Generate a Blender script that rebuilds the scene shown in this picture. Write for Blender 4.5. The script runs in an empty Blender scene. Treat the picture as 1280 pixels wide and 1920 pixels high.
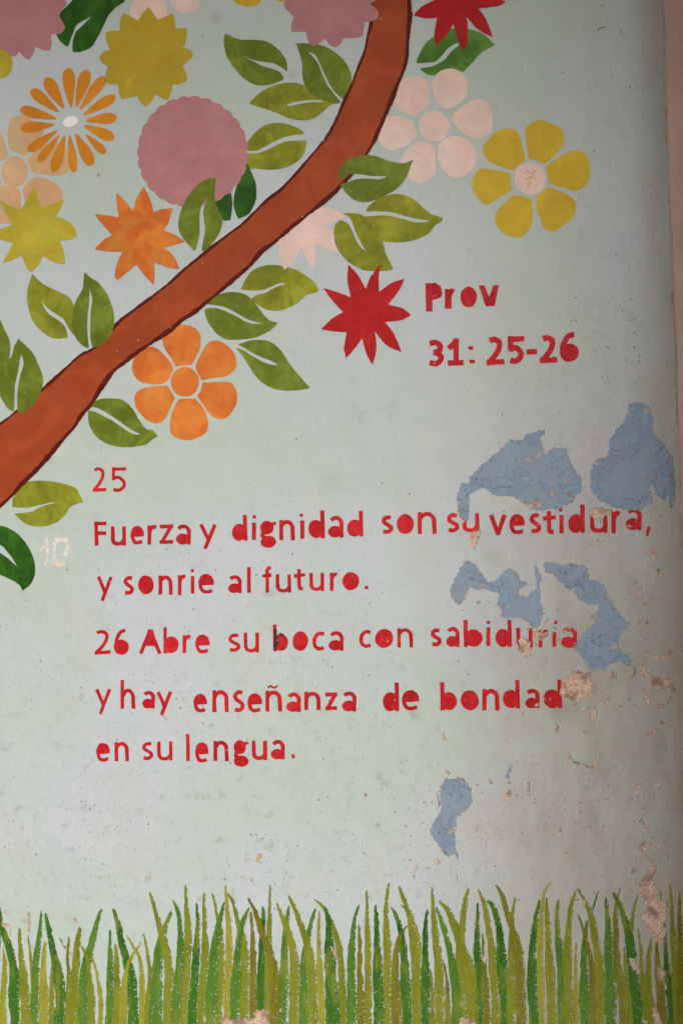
import bpy, math, random
import numpy as np
from mathutils import Vector
from mathutils.geometry import delaunay_2d_cdt

sc = bpy.context.scene
C = sc.collection
random.seed(7)
# ------------------------------------------------------------------ camera, sky, sun, exposure
MM = 0.00125            # one unit of the wall drawing, in metres
DIST = 3.0
ZC = 1.45
cd = bpy.data.cameras.new('camera')
cam = bpy.data.objects.new('camera', cd); C.objects.link(cam)
cam.location = (0, -DIST, ZC); cam.rotation_euler = (math.radians(90), 0, 0)
cd.sensor_fit = 'VERTICAL'; cd.sensor_height = 36; cd.sensor_width = 24; cd.lens = 36 * DIST / (1920 * MM)
cd.clip_start = 0.05; cd.clip_end = 3000
sc.camera = cam
w = bpy.data.worlds.new('World'); sc.world = w; w.use_nodes = True
nt = w.node_tree; bg = nt.nodes['Background']
sky = nt.nodes.new('ShaderNodeTexSky'); sky.sky_type = 'NISHITA'; sky.sun_disc = False
SUN_EL, SUN_AZ = math.radians(34), math.radians(148)      # azimuth clockwise from +Y: behind the camera, to the right
sky.sun_elevation = SUN_EL; sky.sun_rotation = SUN_AZ; sky.air_density = 1.0; sky.dust_density = 2.5; sky.ozone_density = 1.0
nt.links.new(sky.outputs[0], bg.inputs[0]); bg.inputs[1].default_value = 0.11
sl = bpy.data.lights.new('sun', 'SUN'); sl.energy = 1.1; sl.angle = math.radians(45); sl.color = (1, .98, .95)
so = bpy.data.objects.new('sun', sl); C.objects.link(so)
d = Vector((math.sin(SUN_AZ) * math.cos(SUN_EL), math.cos(SUN_AZ) * math.cos(SUN_EL), math.sin(SUN_EL)))
so.rotation_euler = d.to_track_quat('Z', 'Y').to_euler(); so.location = d * 12
sc.view_settings.view_transform = 'Standard'; sc.view_settings.look = 'None'
sc.view_settings.exposure = 0.62; sc.view_settings.gamma = 1; sc.view_settings.use_curve_mapping = False

# ------------------------------------------------------------------ colour helpers
def lin(c): return tuple((v / 255 / 12.92) if v <= 10.3 else ((v / 255 + .055) / 1.055) ** 2.4 for v in c)
COAT = (.475, .55, .49)
MID = (182, 192, 178)
def alb(c, wall=MID):
    a, b = lin(c), lin(wall)
    return tuple(min(.85, a[i] / b[i] * COAT[i]) for i in range(3)) + (1,)

class NB:
    """small node-tree builder"""
    def __init__(s, name):
        s.m = bpy.data.materials.new(name); s.m.use_nodes = True; s.t = s.m.node_tree
        s.b = s.t.nodes['Principled BSDF']; s.out = s.t.nodes['Material Output']
        g = s.t.nodes.new('ShaderNodeNewGeometry'); s.pos = g.outputs['Position']
    def n(s, k, **kw):
        x = s.t.nodes.new(k)
        for a, v in kw.items(): setattr(x, a, v)
        return x
    def put(s, sock, v):
        if hasattr(v, 'is_output'): s.t.links.new(v, sock)
        else: sock.default_value = v
    def math(s, op, a, b=0.0, c=0.0, clamp=False):
        x = s.n('ShaderNodeMath', operation=op, use_clamp=clamp)
        s.put(x.inputs[0], a); s.put(x.inputs[1], b); s.put(x.inputs[2], c); return x.outputs[0]
    def scale(s, v, sx, sy, sz, off=(0, 0, 0), rot=0):
        x = s.n('ShaderNodeMapping'); s.put(x.inputs[0], v); x.inputs[1].default_value = off
        x.inputs[2].default_value = (0, rot, 0); x.inputs[3].default_value = (sx, sy, sz); return x.outputs[0]
    def noise(s, v, sc_, det=3, rough=.5, dist=0):
        x = s.n('ShaderNodeTexNoise'); s.put(x.inputs['Vector'], v); x.inputs['Scale'].default_value = sc_
        x.inputs['Detail'].default_value = det; x.inputs['Roughness'].default_value = rough
        x.inputs['Distortion'].default_value = dist; return x.outputs['Fac']
    def ramp(s, v, lo, hi, a=0.0, b=1.0):
        x = s.n('ShaderNodeMapRange', interpolation_type='SMOOTHSTEP'); s.put(x.inputs[0], v)
        for i, q in enumerate((lo, hi, a, b)): s.put(x.inputs[i + 1], q)
        return x.outputs[0]
    def mix(s, f, a, b, mode='MIX'):
        x = s.n('ShaderNodeMix', data_type='RGBA', blend_type=mode); s.put(x.inputs[0], f)
        s.put(x.inputs[6], a); s.put(x.inputs[7], b); return x.outputs[2]
    def bump(s, h, dist, strength=1.0, prev=None):
        """adds one more relief, in metres; finish() turns the sum into a single Bump"""
        x = s.math('MULTIPLY', h, dist * strength)
        return x if prev is None else s.math('ADD', x, prev)
    def pores(s, vec, scale, thr, rad=.16):
        v = s.n('ShaderNodeTexVoronoi'); s.put(v.inputs['Vector'], vec); v.inputs['Scale'].default_value = scale
        sep = s.n('ShaderNodeSeparateColor'); s.put(sep.inputs[0], v.outputs['Color'])
        on = s.math('LESS_THAN', sep.outputs[0], thr)
        r = s.math('MULTIPLY', s.math('ADD', sep.outputs[1], .35), rad)
        dot = s.ramp(v.outputs['Distance'], s.math('MULTIPLY', r, .6), r, 1, 0)
        return s.math('MULTIPLY', dot, on)
    def finish(s, col, rough=.6, normal=None, spec=.25):
        s.put(s.b.inputs['Base Color'], col); s.put(s.b.inputs['Roughness'], rough)
        s.b.inputs['Specular IOR Level'].default_value = spec
        if normal is not None:
            x = s.n('ShaderNodeBump'); s.put(x.inputs['Height'], normal); x.inputs['Distance'].default_value = 1
            s.put(s.b.inputs['Normal'], x.outputs[0])
        return s.m
    def thin(s, fac):
        """let a little of the coat below show through a thin paint"""
        tr = s.n('ShaderNodeBsdfTransparent'); mx = s.n('ShaderNodeMixShader')
        s.put(mx.inputs[0], fac); s.put(mx.inputs[1], s.b.outputs[0]); s.put(mx.inputs[2], tr.outputs[0])
        s.put(s.out.inputs[0], mx.outputs[0])

def coat_relief(b):
    """shared relief of the rolled and brushed wall: lumps, trowel waves, vertical brush marks"""
    lump = b.noise(b.pos, 7, 3, .55)
    streak = b.noise(b.scale(b.pos, 1, 1, .07), 330, 2, .6)
    grain = b.noise(b.pos, 420, 2, .6)
    nrm = b.bump(lump, .012, .6)
    nrm = b.bump(streak, .0006, .6, nrm)
    return b.bump(grain, .0006, .6, nrm), streak, grain, lump

def coat_colour(b, streak, grain):
    big = b.noise(b.pos, 1.7, 3, .5); med = b.noise(b.scale(b.pos, 1, 1, .55), 7, 4, .6)
    c = b.mix(b.ramp(big, .38, .62), (.465, .545, .49, 1), (.51, .55, .575, 1))
    c = b.mix(b.ramp(med, .45, .75, 0, .4), c, (.54, .535, .455, 1))
    c = b.mix(b.ramp(b.noise(b.scale(b.pos, 1, 1, .4, off=(3, 0, 9)), 11, 4, .65), .5, .75, 0, .35), c, (.41, .50, .46, 1))
    c = b.mix(b.ramp(streak, .48, .75, 0, .22), c, (.36, .41, .36, 1))
    c = b.mix(b.ramp(streak, .42, .25, 0, .30), c, (.62, .66, .62, 1))
    return c

def mat_coat():
    b = NB('seafoam_wall_paint')
    nrm, streak, grain, lump = coat_relief(b)
    c = coat_colour(b, streak, grain)
    xyz = b.n('ShaderNodeSeparateXYZ'); b.put(xyz.inputs[0], b.pos)
    low = b.ramp(xyz.outputs[2], 1.65, .75)                     # the wall is rougher and more pitted low down
    right = b.math('MULTIPLY', b.ramp(xyz.outputs[0], .25, .68), b.ramp(xyz.outputs[2], 2.4, 1.5, .45, 1))
    wear = b.math('MAXIMUM', low, right)
    warp = b.noise(b.pos, 3.5, 3, .6)
    dens = b.math('MULTIPLY', b.math('MULTIPLY', wear, b.ramp(warp, .42, .64)), .42)
    dens = b.math('ADD', dens, .006)
    p1 = b.pores(b.scale(b.pos, 1, 1, .75), 95, dens, .17)
    p2 = b.pores(b.scale(b.pos, 1, 1, .6, off=(4, 1, 2)), 190, b.math('MULTIPLY', dens, 1.2), .22)
    p3 = b.pores(b.scale(b.pos, 1, 1, .5, off=(1, 7, 5)), 30, b.math('MULTIPLY', dens, .18), .08)
    pit = b.math('MAXIMUM', b.math('MAXIMUM', p1, b.math('MULTIPLY', p2, .7)), p3)
    # fine dirt settled in the brush valleys where the wall is worn
    dirt = b.math('MULTIPLY', b.ramp(b.noise(b.pos, 26, 5, .72), .53, .74), b.math('ADD', b.math('MULTIPLY', wear, .55), .06))
    c = b.mix(dirt, c, (.30, .30, .245, 1))
    corner_dirt_shade = b.math('MULTIPLY', b.ramp(xyz.outputs[0], .645, .74), b.ramp(b.noise(b.scale(b.pos, 1, 1, .35), 9, 4, .6), .3, .65, .45, 1))  # corner band darkened in the colour: grime and the turning edge's shade
    c = b.mix(b.math('MULTIPLY', corner_dirt_shade, .5), c, (.33, .31, .25, 1))
    # brown grime plus shade painted in towards the right, strongest low down
    grime_shade = b.math('MULTIPLY', b.ramp(xyz.outputs[0], .10, .62), b.ramp(xyz.outputs[2], 2.3, .9, .2, 1))
    grime_shade = b.math('MULTIPLY', grime_shade, b.ramp(b.noise(b.scale(b.pos, 1, 1, .35), 14, 5, .7), .3, .7, .55, 1))
    c = b.mix(b.math('MULTIPLY', grime_shade, .9), c, (.345, .295, .24, 1))
    # hair scratches and old drips
    wv = b.n('ShaderNodeTexVoronoi', feature='DISTANCE_TO_EDGE'); nz = b.n('ShaderNodeTexNoise'); b.put(nz.inputs['Vector'], b.pos); nz.inputs['Scale'].default_value = 6; nz.inputs['Detail'].default_value = 5
    b.put(wv.inputs['Vector'], b.mix(.35, b.pos, nz.outputs['Color'], 'ADD'))
    wv.inputs['Scale'].default_value = 2.3
    crack = b.math('MULTIPLY', b.ramp(wv.outputs['Distance'], .0008, .004, 1, 0), b.ramp(b.noise(b.pos, 5, 3), .54, .64))
    c = b.mix(b.math('MULTIPLY', crack, .16), c, (.22, .22, .18, 1))
    # rust-coloured and grey smudges at set places on the wall
    sn = b.math('MULTIPLY', b.noise(b.pos, 45, 4, .6), 1.1)
    for (px, py, rx, ry, col, f) in ((407, 33, 14, 12, (.45, .30, .18, 1), .45), (622, 900, 30, 22, (.36, .40, .33, 1), .2),
                                     (547, 140, 12, 10, (.36, .31, .28, 1), .3), (505, 1112, 14, 12, (.33, .36, .31, 1), .4),
                                     (104, 845, 26, 14, (.63, .64, .50, 1), .5), (800, 820, 26, 20, (.58, .58, .48, 1), .3),
                                     (1060, 1330, 46, 34, (.30, .27, .22, 1), .45), (1130, 1200, 60, 70, (.36, .36, .29, 1), .4),
                                     (950, 905, 55, 60, (.55, .52, .37, 1), .55), (925, 1045, 26, 22, (.36, .39, .31, 1), .4),
                                     (1235, 1400, 20, 45, (.25, .23, .19, 1), .4)):
        q = b.n('ShaderNodeVectorMath', operation='SUBTRACT'); b.put(q.inputs[0], b.pos); q.inputs[1].default_value = ((px - 640) * MM, 0, ZC + (960 - py) * MM)
        q2 = b.scale(q.outputs[0], 1 / (rx * MM), .01, 1 / (ry * MM))
        ln = b.n('ShaderNodeVectorMath', operation='LENGTH'); b.put(ln.inputs[0], q2)
        e = b.math('ADD', ln.outputs['Value'], sn)
        c = b.mix(b.math('MULTIPLY', b.ramp(e, .75, 1.75, 1, 0), f), c, col)
    # lines of tiny pits left by the trowel
    row = b.noise(b.scale(b.pos, .12, 1, 1, off=(0, 0, 3)), 60, 2, .5)
    row = b.math('MULTIPLY', b.ramp(row, .68, .74), b.math('MULTIPLY', b.ramp(b.noise(b.pos, 160, 2, .5), .5, .62), b.math('MULTIPLY', wear, .5)))
    c = b.mix(row, c, (.24, .24, .20, 1))
    fine = b.math('MULTIPLY', b.ramp(b.noise(b.scale(b.pos, 1, 1, .7), 210, 3, .7), .60, .70), b.math('MULTIPLY', b.math('ADD', wear, .1), b.ramp(warp, .35, .6, .2, .75)))
    c = b.mix(fine, c, (.30, .31, .26, 1))
    c = b.mix(b.math('MULTIPLY', pit, .62), c, (.14, .14, .115, 1))
    light = b.pores(b.scale(b.pos, 1, 1, .7, off=(9, 2, 3)), 42, .035, .10)
    c = b.mix(light, c, (.68, .58, .48, 1))
    nrm = b.bump(b.math('SUBTRACT', 1, pit), .0012, .8, nrm)
    return b.finish(c, b.ramp(lump, .3, .7, .42, .58), nrm, .15)

def paint(name, c1, c2=None, c3=None, stroke=0.0, sharp=1.0, thin=0.05, wear=.012, freq=20, rough=.5):
    """c1 body, c2 thicker or paler strokes, c3 thin edges; stroke = direction of the brush"""
    b = NB(name)
    nrm, streak, grain, lump = coat_relief(b)
    c2 = c2 or tuple(min(.85, v * 1.18) for v in c1[:3]) + (1,)
    lo = b.noise(b.scale(b.pos, 1, 1, 1, off=(7, 7, 7)), 9, 4, .6, .8)
    c3 = c3 or tuple(v * .84 for v in c1[:3]) + (1,)
    br = b.noise(b.scale(b.pos, 1, 1, .22, rot=stroke), freq * 3.2, 3, .55, .4)
    bl = b.noise(b.pos, freq, 4, .6, .6)
    c = b.mix(b.ramp(bl, .44, .62, 0, min(1, .9 * sharp)), c1, c2)
    c = b.mix(b.ramp(br, .52, .76, 0, min(1, .55 * sharp)), c, c3)
    c = b.mix(b.ramp(br, .42, .25, 0, .4 * sharp), c, c2)
    c = b.mix(b.ramp(grain, .64, .74, 0, .25), c, c2)
    c = b.mix(b.ramp(lo, .52, .66, 0, min(1, .55 * sharp)), c, tuple(min(.85, v * 1.22) for v in c2[:3]) + (1,))
    c = b.mix(b.ramp(lo, .48, .34, 0, min(1, .4 * sharp)), c, tuple(v * .8 for v in c3[:3]) + (1,))
    sp = b.pores(b.scale(b.pos, 1, 1, .8, off=(2, 3, 4)), 120, wear, .18)
    c = b.mix(b.math('MULTIPLY', sp, .7), c, COAT + (1,))
    sp2 = b.pores(b.scale(b.pos, 1, 1, .8, off=(5, 3, 1)), 90, wear * .5, .10)
    c = b.mix(b.math('MULTIPLY', sp2, .6), c, (.06, .04, .03, 1))
    nrm = b.bump(br, .0007, .5, nrm)
    m = b.finish(c, rough, nrm, .15)
    if thin > 0: b.thin(b.ramp(bl, .35, .65, thin * .4, thin * 1.6))
    return m

def mat_blade(name, c1, c2, gaps=1.0):
    b = NB(name)
    nrm, streak, grain, lump = coat_relief(b)
    uv = b.n('ShaderNodeUVMap'); uv.uv_map = 'UVMap'
    s = b.n('ShaderNodeSeparateXYZ'); b.put(s.inputs[0], uv.outputs[0])
    u, v = s.outputs[0], s.outputs[1]
    bl = b.noise(b.scale(b.pos, 1, 1, .3), 60, 4, .6, .5)
    ln = b.noise(b.scale(b.pos, 1, 1, .06), 300, 3, .6)
    c = b.mix(b.math('MAXIMUM', b.ramp(bl, .38, .64), b.ramp(v, .12, .7, 0, .75)), c1, c2)
    c = b.mix(b.ramp(b.noise(b.scale(b.pos, 1, 1, .4, off=(3, 3, 3)), 22, 4, .6), .5, .66, 0, .6), c, alb((150, 146, 52), (196, 202, 194)))
    c = b.mix(b.ramp(ln, .5, .72, 0, .45), c, tuple(q * .62 for q in c1[:3]) + (1,))
    c = b.mix(b.ramp(ln, .42, .25, 0, .35), c, tuple(min(.8, q * 1.35) for q in c2[:3]) + (1,))
    fine = b.noise(b.scale(b.pos, 1, 1, .6), 300, 2, .55)
    edge = b.ramp(u, .55, 1.0)
    edge2 = b.ramp(u, .25, 0.0)
    lowv = b.ramp(v, .35, 1.0)
    t = b.math('SUBTRACT', .735, b.math('MULTIPLY', edge, .135 * gaps))
    t = b.math('SUBTRACT', t, b.math('MULTIPLY', edge2, .05 * gaps))
    t = b.math('SUBTRACT', t, b.math('MULTIPLY', lowv, .035 * gaps))
    t = b.math('ADD', t, b.math('MULTIPLY', b.math('SUBTRACT', .5, b.noise(b.pos, 12, 2)), .12))
    t = b.math('SUBTRACT', t, .055)
    hole = b.ramp(fine, t, b.math('ADD', t, .02))
    nrm = b.bump(ln, .0009, .6, nrm)
    m = b.finish(c, .5, nrm, .15)
    b.thin(b.math('MAXIMUM', hole, .05))      # dry-brush gaps really are gaps: the coat shows through
    return m

def mat_plaster():
    b = NB('bare_plaster')
    f = b.noise(b.pos, 60, 5, .65); g = b.noise(b.pos, 260, 3, .6); k = b.noise(b.pos, 18, 4, .6)
    c = b.mix(b.ramp(f, .35, .65), (.50, .32, .225, 1), (.68, .49, .38, 1))
    c = b.mix(b.ramp(g, .52, .62, 0, .8), c, (.30, .18, .12, 1))
    c = b.mix(b.ramp(k, .50, .62, 0, .8), c, (.24, .155, .11, 1))
    c = b.mix(b.ramp(g, .40, .25, 0, .6), c, (.78, .68, .60, 1))
    nrm = b.bump(f, .0016, .8); nrm = b.bump(g, .0016, .9, nrm); nrm = b.bump(b.noise(b.pos, 700, 2, .6), .0006, .8, nrm)
    return b.finish(c, .85, nrm, .2)

def mat_blue():
    b = NB('old_blue_paint')
    v = b.n('ShaderNodeTexVoronoi', feature='SMOOTH_F1'); b.put(v.inputs['Vector'], b.pos); v.inputs['Scale'].default_value = 14
    big = b.noise(b.pos, 12, 4, .55, 1.5); f = b.noise(b.pos, 90, 4, .65); st = b.noise(b.scale(b.pos, 1, 1, .1), 200, 2)
    c = b.mix(b.ramp(big, .47, .49), (.215, .28, .365, 1), (.24, .30, .365, 1))
    c = b.mix(b.ramp(b.noise(b.scale(b.pos, 1, 1, .7, off=(5, 5, 5)), 16, 4, .6, 1.2), .56, .59, 0, .8), c, (.235, .325, .40, 1))
    c = b.mix(b.ramp(st, .5, .75, 0, .3), c, (.17, .22, .28, 1))
    line = b.ramp(b.math('ABSOLUTE', b.math('SUBTRACT', big, .48)), .0, .012, 1, 0)
    c = b.mix(b.math('MULTIPLY', line, b.ramp(f, .36, .55, 0, .9)), c, (.09, .12, .165, 1))
    c = b.mix(b.ramp(f, .68, .71, 0, .8), c, (.62, .52, .44, 1))
    c = b.mix(b.ramp(f, .32, .27, 0, .6), c, (.36, .44, .52, 1))
    nrm = b.bump(big, .006, .6); nrm = b.bump(f, .0012, .6, nrm)
    return b.finish(c, .5, nrm, .15)

def mat_plain(name, c1, c2, sc_=3, rough=.8, bumpd=.003):
    b = NB(name)
    a = b.noise(b.pos, sc_, 5, .6); f = b.noise(b.pos, sc_ * 30, 3, .6)
    c = b.mix(b.ramp(a, .35, .68), c1, c2); c = b.mix(b.ramp(f, .5, .75, 0, .4), c, tuple(v * .7 for v in c1[:3]) + (1,))
    return b.finish(c, rough, b.bump(f, bumpd, .5), .3)

# ------------------------------------------------------------------ drawing on the wall
def xe(py): return 1244 + .037 * min(py, 2200)            # the slanting inner corner, in drawing units
def dep(px, py):
    q = px - (xe(py) - 80)
    return .0042 * q * q if q > 0 else 0.0
def W(px, py, h=0.0):
    """a point of the wall drawing -> the place on the wall's real surface, h metres proud of it"""
    return ((px - 640) * MM, dep(px, py) * MM - h, ZC + (960 - py) * MM)

def S(c, r, txt):
    """outline measured on a 320-unit tile at four times size; '!' marks a sharp corner"""
    out = []
    for tok in txt.split():
        k = tok.endswith('!'); x, y = tok.rstrip('!').split(',')
        out.append((320 * c + float(x) / 4, 320 * r + float(y) / 4, k))
    return out
def Gl(txt):
    return [(float(t.rstrip('!').split(',')[0]), float(t.rstrip('!').split(',')[1]), t.endswith('!')) for t in txt.split()]

def smooth(pts, step=2.6, jit=.35, rnd=random):
    n = len(pts); out = []
    for i in range(n):
        p0, p1, p2, p3 = pts[i - 1], pts[i], pts[(i + 1) % n], pts[(i + 2) % n]
        if p1[2]: p0 = p1
        if p2[2]: p3 = p2
        L = math.hypot(p2[0] - p1[0], p2[1] - p1[1]); m = max(1, int(L / step))
        for j in range(m):
            t = j / m; q = []
            for a in (0, 1):
                m1 = (p2[a] - p0[a]) * .5; m2 = (p3[a] - p1[a]) * .5
                q.append((2 * t**3 - 3 * t**2 + 1) * p1[a] + (t**3 - 2 * t**2 + t) * m1 + (-2 * t**3 + 3 * t**2) * p2[a] + (t**3 - t**2) * m2)
            out.append((q[0] + rnd.uniform(-jit, jit), q[1] + rnd.uniform(-jit, jit)))
    return out

def ell(cx, cy, rx, ry, n=26, rot=0, wob=.04):
    ph = random.uniform(0, 6); out = []
    for i in range(n):
        a = 2 * math.pi * i / n; k = 1 + wob * (math.sin(2 * a + ph) + .6 * math.sin(5 * a + ph * 2)) + random.uniform(-wob, wob) * .4
        x, y = rx * k * math.cos(a), ry * k * math.sin(a)
        out.append((cx + x * math.cos(rot) - y * math.sin(rot), cy + x * math.sin(rot) + y * math.cos(rot)))
    return out

def stroke(pts, ws, cap=True, jit=.3):
    """brush stroke as an outline polygon; ws = width or list of widths"""
    if not isinstance(ws, (list, tuple)): ws = [ws] * len(pts)
    L, R = [], []
    n = len(pts)
    for i, p in enumerate(pts):
        a = pts[max(0, i - 1)]; b = pts[min(n - 1, i + 1)]
        dx, dy = b[0] - a[0], b[1] - a[1]; l = math.hypot(dx, dy) or 1; nx, ny = -dy / l, dx / l
        if 0 < i < n - 1:       # keep the width round bends
            e1 = (p[0] - pts[i-1][0], p[1] - pts[i-1][1]); le = math.hypot(*e1) or 1
            cs = abs(e1[0] / le * ny * -1 + e1[1] / le * nx) ; k = 1 / max(.6, abs(cs)) if cs > 0 else 1
            k = min(k, 1.5)
        else: k = 1
        h = ws[i] / 2 * k
        L.append((p[0] + nx * h + random.uniform(-jit, jit), p[1] + ny * h + random.uniform(-jit, jit)))
        R.append((p[0] - nx * h + random.uniform(-jit, jit), p[1] - ny * h + random.uniform(-jit, jit)))
    return L + R[::-1]

def resample(pts, step):
    """open Catmull-Rom curve"""
    out = []; n = len(pts)
    for i in range(n - 1):
        p0, p1, p2, p3 = pts[max(0, i - 1)], pts[i], pts[i + 1], pts[min(n - 1, i + 2)]
        m = max(1, int(math.hypot(p2[0] - p1[0], p2[1] - p1[1]) / step))
        for j in range(m):
            t = j / m
            out.append(tuple(.5 * (2 * p1[a] + (p2[a] - p0[a]) * t + (2 * p0[a] - 5 * p1[a] + 4 * p2[a] - p3[a]) * t * t + (3 * p1[a] - p0[a] - 3 * p2[a] + p3[a]) * t**3) for a in (0, 1)))
    out.append(tuple(pts[-1][:2])); return out

def inside(P, poly):
    q = np.asarray(poly, float); x, y = P[:, 0], P[:, 1]; res = np.zeros(len(P), bool)
    m = (x >= q[:, 0].min()) & (x <= q[:, 0].max()) & (y >= q[:, 1].min()) & (y <= q[:, 1].max())
    if not m.any(): return res
    xs, ys = x[m], y[m]; r = np.zeros(len(xs), bool); j = np.roll(q, 1, axis=0)
    for (x1, y1), (x2, y2) in zip(q, j):
        if y1 == y2: continue
        c = ((y1 > ys) != (y2 > ys)) & (xs < (x2 - x1) * (ys - y1) / (y2 - y1) + x1); r ^= c
    res[m] = r; return res

CUTS = []          # every place where the top coat has come away (set below)
def bbox(p): a = np.asarray(p); return a[:, 0].min(), a[:, 1].min(), a[:, 0].max(), a[:, 1].max()
def touches(a, b): return a[0] < b[2] and b[0] < a[2] and a[1] < b[3] and b[1] < a[3]

def film(name, adds, subs, mat, h, parent=None, thick=.00028, extra=(), chips=True):
    """union of the outlines in adds minus those in subs (and the flaked-off places), as a skin of paint with an edge"""
    bb = [min(bbox(p)[0] for p in adds), min(bbox(p)[1] for p in adds), max(bbox(p)[2] for p in adds), max(bbox(p)[3] for p in adds)]
    cut = list(subs) + ([c for c, cb in CUTS if touches(bb, cb)] if chips else [])
    V, E = [], []
    for p in list(adds) + cut:
        o = len(V); V += [Vector((x, y)) for x, y in p]; E += [(o + i, o + (i + 1) % len(p)) for i in range(len(p))]
    V += [Vector(p) for p in extra]
    if bb[2] > 1170 and not extra:
        for gx in np.arange(max(bb[0], 1165), bb[2], 6):
            for gy in np.arange(bb[1], bb[3], 24): V.append(Vector((gx, gy)))
    ov, oe, of, *_ = delaunay_2d_cdt(V, E, [], 0, 1e-4)
    P = np.array([tuple(v) for v in ov]); F = np.array([f for f in of])
    if len(F) == 0: return None
    ce = P[F].mean(axis=1); keep = np.zeros(len(F), bool)
    for p in adds: keep |= inside(ce, p)
    for p in cut: keep &= ~inside(ce, p)
    F = F[keep]
    if len(F) == 0: return None
    used = np.unique(F); mp = {int(u): i for i, u in enumerate(used)}
    pts = [tuple(P[u]) for u in used]; fs = []
    for a, b_, c in F:
        a, b_, c = mp[int(a)], mp[int(b_)], mp[int(c)]
        (x1, y1), (x2, y2), (x3, y3) = pts[a], pts[b_], pts[c]
        ar = (x2 - x1) * (y3 - y1) - (x3 - x1) * (y2 - y1)
        if abs(ar) < 1e-9: continue
        fs.append((a, b_, c) if ar < 0 else (a, c, b_))     # facing the viewer side (-Y)
    cnt = {}
    for f in fs:
        for i in range(3): cnt[(f[i], f[(i + 1) % 3])] = 1
    verts = [W(x, y, h) for x, y in pts]; back = {}
    for (a, b_) in list(cnt):
        if (b_, a) not in cnt:
            for q in (a, b_):
                if q not in back: back[q] = len(verts); verts.append(W(pts[q][0], pts[q][1], h - thick))
            fs.append((b_, a, back[a], back[b_]))
    me = bpy.data.meshes.new(name); me.from_pydata(verts, [], fs); me.update()
    me.materials.append(mat)
    o = bpy.data.objects.new(name, me); C.objects.link(o)
    if parent: o.parent = parent; o.matrix_parent_inverse = parent.matrix_world.inverted()
    return o

def tag(o, label, cat, group=None, kind=None):
    o['label'] = label; o['category'] = cat
    if group: o['group'] = group
    if kind: o['kind'] = kind
    return o
def thing(name, px, py, label, cat, group=None):
    o = bpy.data.objects.new(name, None); o.empty_display_size = .03; C.objects.link(o)
    o.location = W(px, py, .0); bpy.context.view_layer.update(); return tag(o, label, cat, group)
def boxmesh(name, lo, hi, mat, parent=None):
    x0, y0, z0 = lo; x1, y1, z1 = hi
    v = [(x0, y0, z0), (x1, y0, z0), (x1, y1, z0), (x0, y1, z0), (x0, y0, z1), (x1, y0, z1), (x1, y1, z1), (x0, y1, z1)]
    f = [(0, 3, 2, 1), (4, 5, 6, 7), (0, 1, 5, 4), (1, 2, 6, 5), (2, 3, 7, 6), (3, 0, 4, 7)]
    me = bpy.data.meshes.new(name); me.from_pydata(v, [], f); me.materials.append(mat)
    o = bpy.data.objects.new(name, me); C.objects.link(o)
    if parent: o.parent = parent; o.matrix_parent_inverse = parent.matrix_world.inverted()
    return o

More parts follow.
